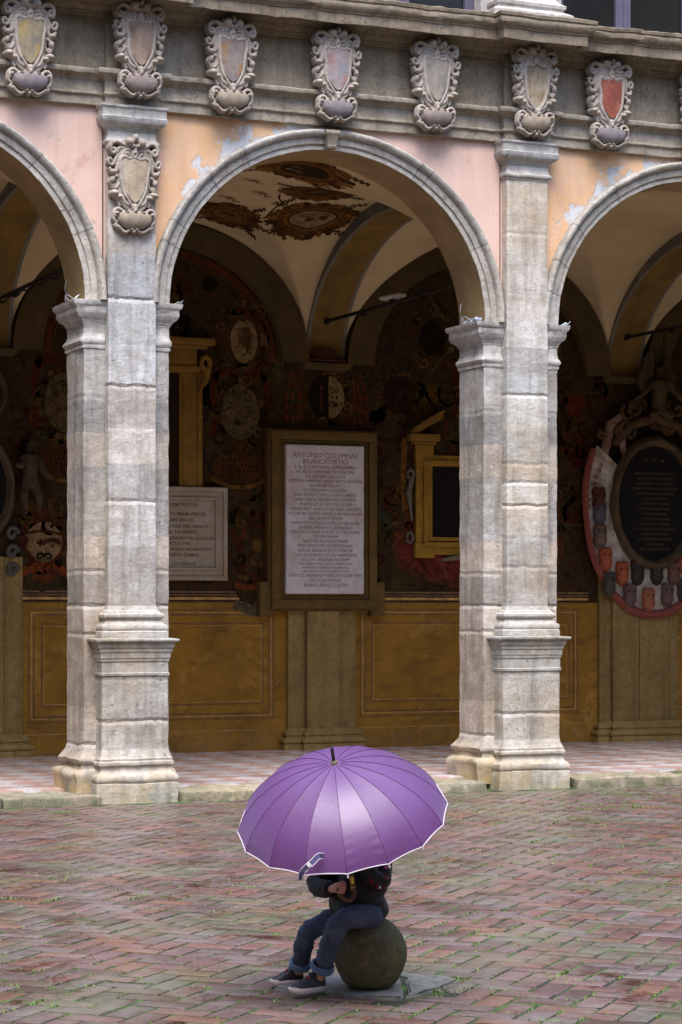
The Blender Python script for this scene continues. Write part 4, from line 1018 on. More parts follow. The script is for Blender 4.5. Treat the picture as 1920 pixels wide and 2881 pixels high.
for cx in (2,):
    p = Paint(ceil(cx), .0015); o = cx - 2
    ceilarms(p, o + 2.30, 1.52, .46, .42, R(10), 3, (.03, .022, .016)); ceilarms(p, o + 2.95, 2.62, .40, .50, R(-25), 5, (.08, .04, .018)); ceilarms(p, o + 3.26, 3.62, .48, .42, R(-10), 7, (.24, .20, .16)); ceilarms(p, o + 2.45, 4.08, .33, .50, R(-15), 9, (.15, .09, .04))
    for (x, y) in ((2.0, 2.33), (2.33, 2.93), (1.75, 2.9), (2.1, 3.3)):
        for k in range(4): p.scroll(o + x + .07 * k, y + .05 * k, .06, k * 1.3, .9, .018, (.17, .11, .05), 2, (-1) ** k)
    p.rib([(o + 2.62, 2.96), (o + 2.66, 3.1), (o + 2.72, 3.2), (o + 2.78, 3.3), (o + 2.75, 3.43), (o + 2.75, 3.6), (o + 2.74, 3.75)], .022, (.05, .03, .015), 2)
    p.build('ceiling_painting', B, 'brown and ochre painted coats of arms linked by ribbons on the vault')

# ------------------------------------------------------------------ MONUMENTS ON THE BACK WALL
def text_mesh(s, size, x, y, z, align='CENTER', ext=.0015, xs=1.0, bold=0.0):
    cu = bpy.data.curves.new('txt', 'FONT'); cu.body = s; cu.size = size; cu.align_x = align; cu.extrude = ext; cu.offset = bold; cu.resolution_u = 2
    o = bpy.data.objects.new('txt', cu); COL.objects.link(o)
    dg = bpy.context.evaluated_depsgraph_get(); dg.update(); me = bpy.data.meshes.new_from_object(o.evaluated_get(dg))
    V = [(x + v.co.x * xs, y - v.co.z, z + v.co.y) for v in me.vertices]; F = [tuple(pp.vertices) for pp in me.polygons]
    bpy.data.objects.remove(o); bpy.data.curves.remove(cu); bpy.data.meshes.remove(me)
    return V, F
def marble(name, c1, c2, stains):
    m, t, b = newmat(name); g = NG(t)
    c = g.mix(g.ramp(g.noise(7, 8, .7), [(.35, 0), (.65, 1)]), c1, c2)
    c = g.mix(g.ramp(g.noise(2.2, 6, .65), [(.5, 0), (.66, .6)]), c, stains)
    c = g.mix(g.ramp(g.noise(30, 6, .75), [(.5, 0), (.66, .35)]), c, [v * .6 for v in c1])
    setc(g, b, c); b.inputs['Roughness'].default_value = .6; b.inputs['Specular IOR Level'].default_value = .2; g.bump(g.noise(30, 6), .2, .004, b); return m
m_marble = marble('weathered marble', (.66, .61, .60), (.56, .50, .47), (.46, .33, .27))
m_marble2 = marble('yellowed marble', (.40, .34, .27), (.33, .26, .17), (.30, .19, .07))
m_frame = simple('brown stone frame', (.15, .09, .026), (.10, .06, .018), sc=5)
m_ins = simple('letter paint', (.26, .17, .14), (.38, .29, .25), sc=20, bump=0)
T = empty('marble_tablet', (3.925, 5, 1.70), 0, 'tall white marble tablet with a Latin inscription in a brown stone frame between the arches', 'memorial tablet')
mb = MB()
def ring(mb, x0, x1, z0, z1, t, y0, y1, b=.006):
    mb.box(x0, x1, y0, y1, z1 - t, z1, b=b); mb.box(x0, x1, y0, y1, z0, z0 + t, b=b); mb.box(x0, x0 + t, y0 + .002, y1, z0 + t, z1 - t, b=b); mb.box(x1 - t, x1, y0 + .002, y1, z0 + t, z1 - t, b=b)
cx = 0; mb.box(-.685, .685, -.13, -.0, .0, 2.10, b=.008)
ring(mb, -.66, .66, .03, 2.075, .10, -.185, -.12); ring(mb, -.555, .555, .13, 1.97, .03, -.15, -.12)
for s in (-1, 1): mb.box(s * .70 - .085, s * .70 + .085, -.125, 0, -.06, .34, b=.008)
mb.build('frame', m_frame, T, smooth=30, amp=.003, sc=5)
sl = rockbox('slab', -.49, .49, -.19, -.12, .20, 1.92, m_marble, .018, 6, .004, 3, T, 12)
lines = [('ANTONIO COLVMNAE', .088), ('BRANCIFORTIO', .088), ('S. R. E. CARDINALI AMPLISSIMO', .062), ('AC BONONIENSIS PROVINCIAE', .058), ('DE LATERE LEGATO', .062), ('QVOD PROVINCIAM OMNEM RECTE FELICITER', .05), ('ADMINISTRARIT', .062), ('STVDIORVM CAVSSAM', .058), ('SVSCEPERIT CVM LAVDE FOVERIT', .058), ('IVRA VINDICAVERIT RESTITVERIT', .058), ('VNIVERSITATEMQVE EGAM', .062), ('ORNAVERIT AMPLIFICAVERIT AVXERIT', .058), ('ATQVE IN DEDITIONEM CLIENTELAMQVE', .056), ('RECEPERIT SVAM', .062), ('PARENTI PATRIAE PATRI LITTERARVM', .056), ('SEMPER MVNIFICO BENIGNO', .058), ('ESSE HOC ETIAM VOLVIT OPTIMI ANIMI', .054), ('TESTIMONIVM', .056), ('NOTVM AD MEMORIAM', .058), ('POSTERITATIS SEMPITERNAM', .058), ('QVOD BENEFICIIS ET MERITIS', .058), ('COLLEGIORVM DECVS VNIVERSVS', .058), ('ATQVE ORDINIS PATRVM', .058), ('DOCTORVM IVRIS CONSVLTORVM PRIOR', .04), ('FRANCISCVS ALBERGATI CAPACELLI', .04), ('SENATORVM COLLEGII SVI LECTOR', .04), ('DEVOTI NOMINI MAIESTATIQVE EIVS', .062), ('DEDICAVERVNT', .062), ('ANNO MDCCLXXVI', .068)]
mb = MB(); z = 1.845
for s_, sz in lines:
    z -= sz * .62 + .0175
    V, F = text_mesh(s_, sz * .92, 0, -.1925, z, xs=.98, bold=.0)
    wdt = max(v[0] for v in V) - min(v[0] for v in V)
    if wdt > .93: V = [(v[0] * .93 / wdt, v[1], v[2]) for v in V]
    mb.add(V, F)
mb.build('inscription', m_ins, T)
# framed tablet lower left
T = empty('framed_tablet', (2.0, 5, 2.05), 0, 'pale framed stone tablet with a Latin poem, half hidden behind the left pier', 'memorial tablet')
mb = MB(); ring(mb, -.764, .764, 0, 1.06, .05, -.075, 0); ring(mb, -.714, .714, .05, 1.01, .065, -.055, 0); ring(mb, -.65, .65, .115, .945, .03, -.075, 0)
mb.build('frame', m_marble2, T, smooth=30)
MB().box(-.62, .62, -.04, -.001, .145, .915).build('slab', m_marble2, T)
m_ins2 = simple('dark letter paint', (.13, .08, .05), (.20, .14, .09), sc=20, bump=0)
mb = MB()
for s_, x, z in [('LDVM PROTOI.', .04, .84), ('NOMINA PRISCIS', .085, .735), ('LABE DECVS.', .05, .665), ('CVISSE PER ANNOS.', .05, .595), ('ALTA FERVNT.', .06, .53), ('REDDVNTVR HONORE', .04, .46), ('VICTA TVIS.', .045, .40), ('SIGNA PROBANTVR.', .08, .335), ('PARVA DAMVS.', .06, .27), ('ITO PRIORE', .10, .17 + .0), ('VIRVNENSI', .05, .20 - .085 + .06)][:10]:
    V, F = text_mesh(s_, .054, x, -.0425, z, align='LEFT', bold=.0003); V = [(x + (v[0] - x) * 1.03, v[1], v[2]) for v in V]; mb.add(V, F)
mb.build('inscription', m_ins2, T)
# painted aedicule above it
m_gold = simple('ochre painted stone', (.25, .135, .028), (.17, .088, .02), sc=6)
T = empty('aedicule', (2.0, 5, 3.12), 0, 'tall ochre aedicule with scrolled brackets standing above the framed tablet', 'wall monument')
mb = MB()
for s in (-1, 1):
    a, b_ = sorted((s * .19, s * .40)); mb.box(a, b_, -.05, 0, .0, 1.28, b=.006)
    a, b_ = sorted((s * .23, s * .30)); mb.box(a, b_, -.062, -.045, .02, 1.22, b=.004)
    a, b_ = sorted((s * .41, s * .47)); mb.box(a, b_, -.04, 0, .0, 1.30, b=.004)
mb.build('pilaster', m_gold, T, smooth=30)
mb = MB(); mb.box(-.44, .44, -.07, 0, 1.30, 1.36, b=.006); mb.box(-.40, .40, -.05, 0, 1.36, 1.56, b=.004); mb.box(-.52, .52, -.08, 0, 1.56, 1.60, b=.008); mb.box(-.60, .60, -.12, 0, 1.60, 1.68, b=.015); mb.box(-.40, .40, -.049, 0, 1.28, 1.30)
mb.build('entablature', m_gold, T, smooth=30)
for s in (-1, 1):
    mb = MB(); mb.tube([(s * .50 + a * .0 + .05 * s * math.cos(q), -.06, 1.40 + .07 * math.sin(q)) for q in np.linspace(-1.5, 4.5, 20) for a in (0,)], .03, 8); mb.tube([(s * .52, -.05, 1.34), (s * .50, -.05, 1.2), (s * .42, -.05, 1.08)], [.05, .04, .02], 8)
    mb.build('bracket', m_gold, T, smooth=40)
mb = MB(); mb.box(-.19, .19, -.02, -.0, .05, 1.28); mb.build('niche', simple('niche shadow paint', (.028, .018, .008), bump=0, sp=.05), T)
# gilt framed dark panel in the right bay
T = empty('gilt_framed_panel', (6.0, 5, 2.37), 0, 'black panel in a heavy gilt frame with a broken pediment, right of the marble tablet', 'wall monument')
m_gilt = simple('gilt wood', (.36, .20, .022), (.24, .125, .018), sc=8, rough=.5)
mb = MB(); ring(mb, -.85, .85, .0, 1.18, .09, -.05, 0); ring(mb, -.76, .76, .09, 1.12, .06, -.085, 0); ring(mb, -.69, .69, .16, 1.10, .05, -.06, 0)
for s in (-1, 1):
    a, b_ = sorted((s * .62, s * .86)); mb.box(a - .01, b_ + .01, -.065, 0, -.04, .14, b=.01); mb.box(a, b_, -.06, 0, 1.06, 1.30, b=.01)
mb.build('frame', m_gilt, T, smooth=30)
MB().box(-.64, .64, -.045, 0, .21, 1.05).build('dark_panel', simple('black slate', (.012, .010, .008), rough=.7, sp=.08, bump=0), T)
for s in (-1, 1):
    mb = MB(); mb.box(*sorted((s * .60, s * .90)), -.09, 0, 1.30, 1.34, b=.006); mb.box(*sorted((s * .57, s * .96)), -.13, 0, 1.34, 1.425, b=.01)
    P = [(s * (.98 - .46 * t), 1.43 + .285 * t ** .8) for t in np.linspace(0, 1, 10)]
    Pw = lambda t, k: (s * (.98 - .46 * t) , 1.43 + .285 * t ** .8 - k * .10 * min(1, t * 4))
    for (k0, k1, y0_, y1_) in ((0, 0, 0, -.15), (0, .3, -.15, -.15), (.3, .3, -.15, -.10), (.3, 1, -.10, -.10), (1, 1, -.10, 0)):
        mb.grid(lambda u, v: (Pw(u, k0 + (k1 - k0) * v)[0], y0_ + (y1_ - y0_) * v, Pw(u, k0 + (k1 - k0) * v)[1]), 14, 2)
    mb.box(*sorted((s * .515, s * .53)), -.10, 0, 1.62, 1.71)
    mb.build('pediment_half', m_gold, T, smooth=30)
    mb = MB(); mb.tube(volute(0, 0, .05, 0, 1.2), .02, 6) if False else None
    q = [(s * .92 + .04 * s * math.cos(a), -.04, .95 + .05 * math.sin(a)) for a in np.linspace(0, 6, 16)] ; mb.tube(q, .018, 6)
    mb.tube([(s * .90, -.04, .9), (s * .945, -.04, .72), (s * .92, -.04, .55), (s * .90, -.04, .4)], [.03, .035, .02, .015], 8); mb.tube([(s * .93 + .04 * s * math.cos(a), -.04, .2 + .06 * math.sin(a)) for a in np.linspace(0, 6, 16)], .018, 6)
    mb.build('side_scroll', simple('grey painted scroll', (.17, .14, .10), bump=0), T, smooth=40)
mb = MB(); mb.tube([(-.5, -.05, -.06), (-.25, -.06, -.02), (0, -.06, -.06), (.25, -.06, -.02), (.5, -.05, -.06)], [.02, .04, .05, .04, .02], 8); mb.build('bottom_scroll', simple('pale scroll', (.20, .16, .10), bump=0), T, smooth=40)

def skin_mesh(name, nodes, edges, mat, parent=None, sub=2, wr=0, wsc=14, seed=0, root=0, smoothang=80):
    bm = bmesh.new(); lay = bm.verts.layers.skin.verify(); vs = {}
    for k, (p_, r_) in nodes.items():
        v = bm.verts.new(p_); v[lay].radius = (r_, r_) if not hasattr(r_, '__len__') else r_; vs[k] = v
    vs[list(nodes)[root]][lay].use_root = True
    for a, b in edges: bm.edges.new((vs[a], vs[b]))
    me = bpy.data.meshes.new('tmp'); bm.to_mesh(me); bm.free()
    o = bpy.data.objects.new('tmp', me); COL.objects.link(o)
    sm = o.modifiers.new('s', 'SKIN'); sm.use_smooth_shade = True; sm.branch_smoothing = .3
    ss = o.modifiers.new('u', 'SUBSURF'); ss.levels = sub; ss.render_levels = sub
    dg = bpy.context.evaluated_depsgraph_get(); dg.update(); m2 = bpy.data.meshes.new_from_object(o.evaluated_get(dg))
    V = np.array([tuple(v.co) for v in m2.vertices]); F = [tuple(p_.vertices) for p_ in m2.polygons]
    N = np.array([tuple(v.normal) for v in m2.vertices])
    bpy.data.objects.remove(o); bpy.data.meshes.remove(m2)
    if wr: V = V + N * (wr * (vn(V * np.array([1, 1, 1.7]), wsc, seed) + .5 * vn(V, wsc * 2.3, seed + 4)))[:, None]
    return mesh_obj(name, V, F, mat, parent, smooth=smoothang)
# big oval monument at right
T = empty('oval_monument', (8.33, 4.90, 1.57), 0, 'large oval black plaque ringed by small shields on white drapery with a red fringe', 'wall monument')
m_white = simple('painted white drapery', (.50, .45, .38), (.26, .20, .15), sc=5)
mb = MB(); ocx, ocz, RX, RZ = 0, 1.46, .97, 1.42
for k in range(97): pass
def ovring(rx0, rz0, rx1, rz1, y0, y1, n=96, prof=6):
    m_ = MB()
    m_.grid(lambda u, v: (ocx + (rx0 + (rx1 - rx0) * v) * math.cos(2 * math.pi * u), y0 + (y1 - y0) * math.sin(math.pi * v), ocz + (rz0 + (rz1 - rz0) * v) * math.sin(2 * math.pi * u)), n, prof)
    return m_
def arcring(rx0, rz0, rx1, rz1, y0, y1, a0, a1, n=200, prof=6, wob=0):
    m_ = MB()
    def f(u, v):
        a = a0 + (a1 - a0) * u; w_ = 1 + wob * math.sin(a * 9) * v
        return (ocx + (rx0 + (rx1 - rx0) * v) * math.cos(a) * w_, y0 + (y1 - y0) * math.sin(math.pi * v) - .008 * math.sin(u * n * 1.7) * v, ocz + (rz0 + (rz1 - rz0) * v) * math.sin(a) * w_)
    m_.grid(f, n, prof); return m_
d = arcring(.42, .60, .93, 1.34, -.015, -.06, R(148), R(392), wob=.012); V = jitter(d.V, .02, 7, 3, (0, 1, 0)); mesh_obj('drapery', V, d.F, m_white, T, smooth=60)
m_fringe = simple('red fringe', (.30, .085, .06), (.18, .05, .04), sc=30)
d = arcring(.90, 1.32, .985, 1.43, -.03, -.09, R(152), R(388), n=420, wob=.008); mesh_obj('fringe', d.V, d.F, m_fringe, T, smooth=60)
mb = MB(); rd = random.Random(9)
for q in range(34):
    x, z = rd.uniform(-.75, .75), ocz + rd.uniform(.80, 1.28)
    if abs(x) > .75 - (z - ocz - .8) * .6: continue
    r_ = rd.uniform(.05, .11); a0 = rd.uniform(0, 6); mb.tube([(x + r_ * (1 - a / 8) * math.cos(a0 + a), -.06 - rd.random() * .05, z + r_ * (1 - a / 8) * math.sin(a0 + a)) for a in np.linspace(0, 6, 16)], .026, 7)
mb.tube([(-.55, -.05, ocz + .72), (-.35, -.10, ocz + .95), (0, -.12, ocz + 1.05), (.35, -.10, ocz + .95), (.55, -.05, ocz + .72)], .06, 10)
mb.build('carved_crest', simple('dark carved crest', (.055, .035, .018), (.10, .055, .025), sc=7), T, smooth=60, amp=.01, sc=16)
d = ovring(.505, .70, .62, .83, -.07, -.17, prof=8); V = jitter(d.V, .02, 13, 6); mesh_obj('oval_frame', V, d.F, simple('dark carved stone', (.11, .07, .035), (.06, .04, .025), sc=9), T, smooth=60)
d = MB(); d.grid(lambda u, v: (.51 * v * math.cos(2 * math.pi * u), -.085, ocz + .705 * v * math.sin(2 * math.pi * u)), 64, 3); d.build('plaque', simple('black slate b', (.014, .012, .011), rough=.7, sp=.08, bump=0), T)
mb = MB(); rd = random.Random(4)
V, F = text_mesh('D    O    M', .06, 0, -.088, ocz + .50, bold=.0008); mb.add(V, F)
rows = ['VIRO PRAESTANTI ET DOCTO', 'PHILOSOPHO AC MEDICO', 'DE VNIVERSA PHILOSOPHIA', 'OPTIME MERITO ATQVE MEDICINA', 'INTER PRIMOS AETATIS SVAE', 'LECTORI PVBLICO', 'ET PERPETVO ORDINI', 'EXCELLENTISSIMO VIRO', 'PRAESTANTISSIMO', 'D. PATRIIS MVNERIBVS', 'SCHOLARES ARTISTAE', 'TANTO PRINCIPI TANTO MERITO', 'TANTO PROFESSORI', 'ILLVSTRISSIMI DD PRIORES', 'GRATI ANIMI', 'MDCLXXXIII IV ID MAII']
z = ocz + .41
for q, s_ in enumerate(rows):
    z -= .062; V, F = text_mesh(s_, .042, 0, -.088, z, bold=.0004); mb.add(V, F)
mb.build('inscription', simple('faded gilt letters', (.10, .07, .035), bump=0), T)
def small_shield(x, z, s, c, parent, seed):
    mb = MB(); n = 20
    pts = [(.9, .9), (.55, 1.05), (0, .95), (-.55, 1.05), (-.9, .9), (-1.0, .45), (-.85, 0), (-.95, -.5), (-.6, -.95), (0, -1.12), (.6, -.95), (.95, -.5), (.85, 0), (1.0, .45)]
    L = len(pts); V = []
    for k_, y_ in ((1.0, -.05), (1.0, -.085), (.86, -.115), (.72, -.095), (.4, -.115), (.0, -.125)): V += [(x + px * s * .62 * k_, y_, z + pz * s * k_) for px, pz in pts]
    F = [(i * L + k, i * L + (k + 1) % L, (i + 1) * L + (k + 1) % L, (i + 1) * L + k) for i in range(5) for k in range(L)]
    mb.add(V, F, c); m0 = len(mb.F)
    for e_ in ((-.25, .35), (.25, .35)): mb.lathe([(.0, .02), (.12 * s, .0)], 8, Matrix.Translation((x + e_[0] * s, -.12, z + e_[1] * s)) @ Matrix.Rotation(R(90), 4, 'X'), (c[0] * .4, c[1] * .4, c[2] * .4))
    o = mb.build('small_shield', m_attr, parent, smooth=50, usecol=True, amp=.004, sc=18, seed=seed); return o
RDs = (.36, .095, .045); DKs = (.085, .07, .06); BRs = (.15, .095, .08)
spec = [(235, .80, DKs), (-110, .0, None)]
for i, (u_, v_, c) in enumerate([(1678, 1405, (.09, .03, .02)), (1684, 1373, (.17, .10, .085)), (1680, 1442, (.10, .10, .11)), (1681, 1508, (.15, .10, .075)), (1696, 1573, RDs), (1743, 1613, RDs), (1706, 1643, DKs), (1765, 1675, BRs), (1817, 1687, (.34, .13, .07)), (1870, 1672, BRs), (1888, 1612, (.16, .085, .06)), (1786, 1610, (.05, .04, .03)), (1840, 1610, (.05, .04, .03)), (1915, 1580, RDs), (1916, 1660, DKs)]):
    a = TH + math.atan((u_ - 960) / 6500); X = math.tan(a) * (4.9 - CAMY) + CAMX; Z = X - CAMX; zz = CAMZ - (v_ - 1715) * ((X - CAMX) * math.sin(TH) + (4.9 - CAMY) * math.cos(TH)) / 6500
    if i == 1: continue
    small_shield(X - 8.33, zz - 1.57, .142 if i < 11 or i > 12 else .15, c, T, i)
for i in range(4): small_shield(.80 + .02 * (i % 2), ocz - .75 + i * .33, .12, (DKs, BRs, RDs, DKs)[i], T, 40 + i)
m_stucco = simple('aged stucco figure', (.10, .068, .036), (.05, .032, .018), sc=9, sp=.1)
def angel(x, z, s, lean, label, name='stucco_angel', wings=True, y=4.80, arm=(1, 1), cloth=False):
    e = empty(name, (x, y, z), 0, label, 'stucco figure', 'stucco figures on the wall')
    n = {'hip': ((0, 0, .0), .075 * s), 'waist': ((.02 * lean, -.01, .10 * s), .062 * s), 'chest': ((.04 * lean, -.02, .22 * s), .082 * s), 'neck': ((.05 * lean, -.03, .31 * s), .033 * s), 'head': ((.07 * lean, -.06, .36 * s), .058 * s), 'crown': ((.07 * lean, -.05, .41 * s), .048 * s),
         'sl': ((-.10 * s + .04 * lean, -.02, .27 * s), .036 * s), 'el': ((-.20 * s, -.07, .16 * s + .10 * s * (arm[0] - 1)), .030 * s), 'hl': ((-.35 * s, -.09, .06 * s + .2 * s * (arm[0] - 1)), .020 * s),
         'sr': ((.10 * s + .04 * lean, -.02, .27 * s), .036 * s), 'er': ((.20 * s, -.08, .14 * s), .030 * s), 'hr': ((.33 * s, -.10, .02 * s), .020 * s),
         'tl': ((-.06 * s, 0, -.06 * s), .055 * s), 'kl': ((-.10 * s, -.12, -.16 * s), .046 * s), 'al': ((-.05 * s, -.03, -.32 * s), .027 * s), 'fl': ((-.07 * s, -.07, -.35 * s), .02 * s),
         'tr': ((.06 * s, 0, -.06 * s), .055 * s), 'kr': ((.08 * s, -.10, -.17 * s), .046 * s), 'ar': ((.10 * s, -.0, -.33 * s), .027 * s), 'fr': ((.12 * s, -.05, -.36 * s), .02 * s)}
    ed = [('hip', 'waist'), ('waist', 'chest'), ('chest', 'neck'), ('neck', 'head'), ('head', 'crown'), ('chest', 'sl'), ('sl', 'el'), ('el', 'hl'), ('chest', 'sr'), ('sr', 'er'), ('er', 'hr'), ('hip', 'tl'), ('tl', 'kl'), ('kl', 'al'), ('al', 'fl'), ('hip', 'tr'), ('tr', 'kr'), ('kr', 'ar'), ('ar', 'fr')]
    if wings:
        for k_ in ('kl', 'al', 'fl', 'kr', 'ar', 'fr'): (px_, py_, pz_), r_ = n[k_]; n[k_] = ((px_ * 1.3, py_, pz_ * .45), r_)
    if not wings:
        for k_ in ('el', 'hl', 'er', 'hr'): (px_, py_, pz_), r_ = n[k_]; n[k_] = ((px_ * .55, py_ - .03, pz_ + (.12 * s if k_ in ('hl',) else 0)), r_ * 1.2)
    skin_mesh('body', n, ed, m_stucco, e, wr=.004)
    if wings:
        for sg in (-1, 1):
            mb = MB()
            def wf(u, v):
                a = math.pi * (.15 + .9 * u); L = .26 * s * (.75 + .25 * math.cos(6 * u)); return (sg * (.08 * s + L * v * math.sin(a) * .8), .03 - .03 * math.sin(math.pi * v) - .008 * math.sin(u * 40), .27 * s - L * v * math.cos(a) * .9 + .12 * s * v)
            mb.grid(wf, 30, 8); mb.grid(lambda u, v: (wf(u, v)[0], wf(u, v)[1] + .03, wf(u, v)[2]), 30, 8, flip=True); mb.build('wing', m_stucco, e, smooth=60)
    hb = MB(); hb.lathe([(0, .055 * s), (.03 * s, .05 * s), (.052 * s, .02 * s), (.05 * s, -.01 * s), (.0, -.012 * s)], 16, Matrix.Translation((.05 * lean, -.035, .40 * s))); hb.build('hair', m_stucco, e, smooth=60, amp=.01 * s, sc=30)
    return e
angel(8.38, 4.20, 1.15, .3, 'stucco angel with raised wings and spread arms above the oval black plaque')
for sg, lab in ((-1, 'left'), (1, 'right')):
    x0 = 8.40 + sg * .50
    mb = MB(); mb.tube([(x0 + sg * .0, 4.84, 4.10), (x0 + sg * .16, 4.86, 3.98), (x0 + sg * .22, 4.88, 3.70), (x0 + sg * .36, 4.9, 3.35), (x0 + sg * .44, 4.91, 3.0), (x0 + sg * .42, 4.92, 2.7)], [.05, .085, .06, .07, .06, .03], 12, flat=.5)
    mb.tube([(x0 + sg * .14, 4.84, 4.0), (x0 + sg * .02, 4.84, 3.85), (x0 - sg * .04, 4.86, 3.6)], [.05, .05, .03], 10, flat=.6)
    tag(mb.build('stucco_cloth', simple('stucco cloth', (.24, .17, .12), (.15, .07, .05), sc=6), None, smooth=60, amp=.02, sc=14), 'twisted stucco cloth hanging on the %s side of the oval black plaque' % lab, 'stucco drapery')

# left edge monument: dark oval with a supporting figure
T = empty('dark_oval_monument', (-.12, 5, 3.05), 0, 'dark oval plaque in a scrolled frame at the left edge, its left part cut off', 'wall monument')
ocz, ocx = 0, 0
d = ovring(.30, .48, .41, .60, -.05, -.13, prof=8); V = jitter(d.V, .012, 12, 2); mesh_obj('oval_frame', V, d.F, simple('dark scrolled frame', (.12, .085, .05), (.07, .05, .03), sc=8), T, smooth=60)
d = MB(); d.grid(lambda u, v: (.32 * v * math.cos(2 * math.pi * u), -.05, .5 * v * math.sin(2 * math.pi * u)), 48, 3); d.build('plaque', simple('black slate c', (.013, .012, .010), bump=0, sp=.08), T)
d = ovring(.22, .25, .30, .33, -.05, -.12); mesh_obj('upper_frame', [(x + .02, y, z + 1.05) for x, y, z in d.V], d.F, simple('dark frame b', (.10, .06, .03), bump=0), T, smooth=60)
for k in range(3): 
    mb = MB(); mb.tube([(.36 + .07 * math.cos(a) * (1 - a / 9), -.07, -.50 - .20 * k + .08 * math.sin(a) * (1 - a / 9)) for a in np.linspace(0, 7, 22)], .028, 8); mb.build('scroll', simple('grey scroll %d' % k, (.10, .09, .07), bump=0), T, smooth=50)
angel(.42, 3.12, 1.0, .2, 'bare-chested stucco figure supporting the dark oval plaque at the left edge', wings=False, y=4.86)

# ------------------------------------------------------------------ IRON TIE RODS, LAMP, WIRES
for x, lab in ((-4, 'black iron tie rod crossing the portico left of the photo'), (0, 'black iron tie rod crossing the portico behind the left pier'), (4, 'black iron tie rod crossing the portico in the middle arch, carrying a lamp'), (8, 'black iron tie rod crossing the portico at the right edge')):
    e = empty('tie_rod', (x - .03, 2.8, 5.06), 0, lab, 'tie rod', 'iron tie rods across the portico')
    mb = MB(); mb.tube([(0, -2.2, .0), (0, 0, -.005), (0, 2.12, .0)], .022, 8); mb.build('rod', m_iron, e, smooth=50)
    mb = MB(); mb.tube([(0, 2.05, 0), (0, 2.14, 0)], .04, 8); mb.tube([(0, 1.0, -.03), (0, 1.06, -.03)], .034, 8); mb.build('end_boss', m_iron, e, smooth=50)
    if x == 8: mb = MB(); mb.tube([(-.0, 1.2, 0), (-.0, 1.2, -.5)], .014, 8); mb.build('drop_rod', m_iron, e)
    if x == 0: mb = MB(); mb.tube([(0.03, y / 10, -.03 - .02 * math.sin(y * 1.3)) for y in range(-20, 20)], .012, 6); mb.build('cable', m_iron, e, smooth=50)
L = empty('flood_lamp', (3.97, 3.05, 5.10), R(8), 'small white flat lamp fitting fixed on the iron rod in the middle arch', 'lamp')
mb = MB(); mb.box(-.06, .06, -.19, .19, -.0, .035, b=.012); mb.build('housing', m_lampw, L, smooth=40)
mb = MB(); mb.box(-.045, .045, -.16, .16, -.008, .001, b=.003); mb.build('diffuser', simple('lamp diffuser', (.6, .57, .52), rough=.3, bump=0), L)
mb = MB(); mb.box(-.025, .025, -.03, .03, -.06, -.008); mb.build('clamp', m_iron, L)
for (x, y, sg, lab) in ((-.47, .36, -1, 'coil of pale wire on the left end of the left pier impost'), (.48, .25, 1, 'bent steel spike strip on the right end of the left pier impost'), (3.50, .35, -1, 'blue-grey wire lump on the left end of the right pier impost'), (4.47, .2, 1, 'thin steel spike strip on the right end of the right pier impost')):
    e = empty('bird_wire', (x, y, 4.495), 0, lab, 'wire', 'steel wires on the pier imposts'); mb = MB()
    if sg < 0:
        mb.tube([(.07 * math.cos(a), .1 * math.sin(a) - .1, .02 + .03 * math.sin(a * 2.3)) for a in np.linspace(0, 13, 50)], .004, 5); mb.tube([(-.02, 0, 0), (-.05, 0, .12), (-.03, .01, .2)], .002, 4)
        if x > 0: mb.box(-.02, .05, -.28, -.15, -.0, .03, b=.01)
    else:
        mb.box(-.05, .06, -.10, -.085, .0, .006); mb.tube([(-.04, -.08, 0), (.02, -.09, .03), (.07, -.06, .01)], .003, 4); mb.tube([(.0, -.1, 0), (.05, -.12, .04), (.06, -.03, .02)], .003, 4)
    mb.build('wire', m_wire, e)

# ------------------------------------------------------------------ STONE BALL, PERSON, UMBRELLA (local frame: x right, y away, z up)
BX, BY, BZ = -2.239, -10.231, 0.0
def E3(name, label, cat): return empty(name, (BX, BY, BZ), -TH, label, cat)
def zp(X, Y, f):    # detail-photo pixel -> local point at depth f
    Z = 10.435 + f; return ((740 + X / 3.564 - 960) / 6500 * Z - .130, f, 1.72 - (2380 + Y / 3.564 - 1715) * Z / 6500)
m_ball = stone('mossy stone ball', (.075, .055, .022), (.17, .14, .07), dark=(.030, .045, .012), stain=.7, pit=.6, rough=.8, bump=.6)
bm = bmesh.new(); bmesh.ops.create_icosphere(bm, subdivisions=6, radius=.167)
V = np.array([tuple(v.co) for v in bm.verts]); bm.verts.index_update(); F = [[v.index for v in f.verts] for f in bm.faces]; bm.free()
low_ = np.clip(-V[:, 2] / .167, 0, 1)[:, None]; V[:, :2] *= 1 + .55 * low_ ** 5; rr_ = np.linalg.norm(V[:, :2], axis=1); V[:, :2] *= np.minimum(1, .1665 / np.maximum(rr_, 1e-6))[:, None]; V[:, 2] = np.maximum(V[:, 2], -.152); V = V * (1 + .012 * vn(V, 9, 3) + .004 * vn(V, 30, 8))[:, None]
e = E3('stone_ball', 'mossy round stone ball on the flagstone, used as a seat', 'stone ball')
o = mesh_obj('ball', V + np.array([0, 0, .172]), F, m_ball, e, smooth=60)

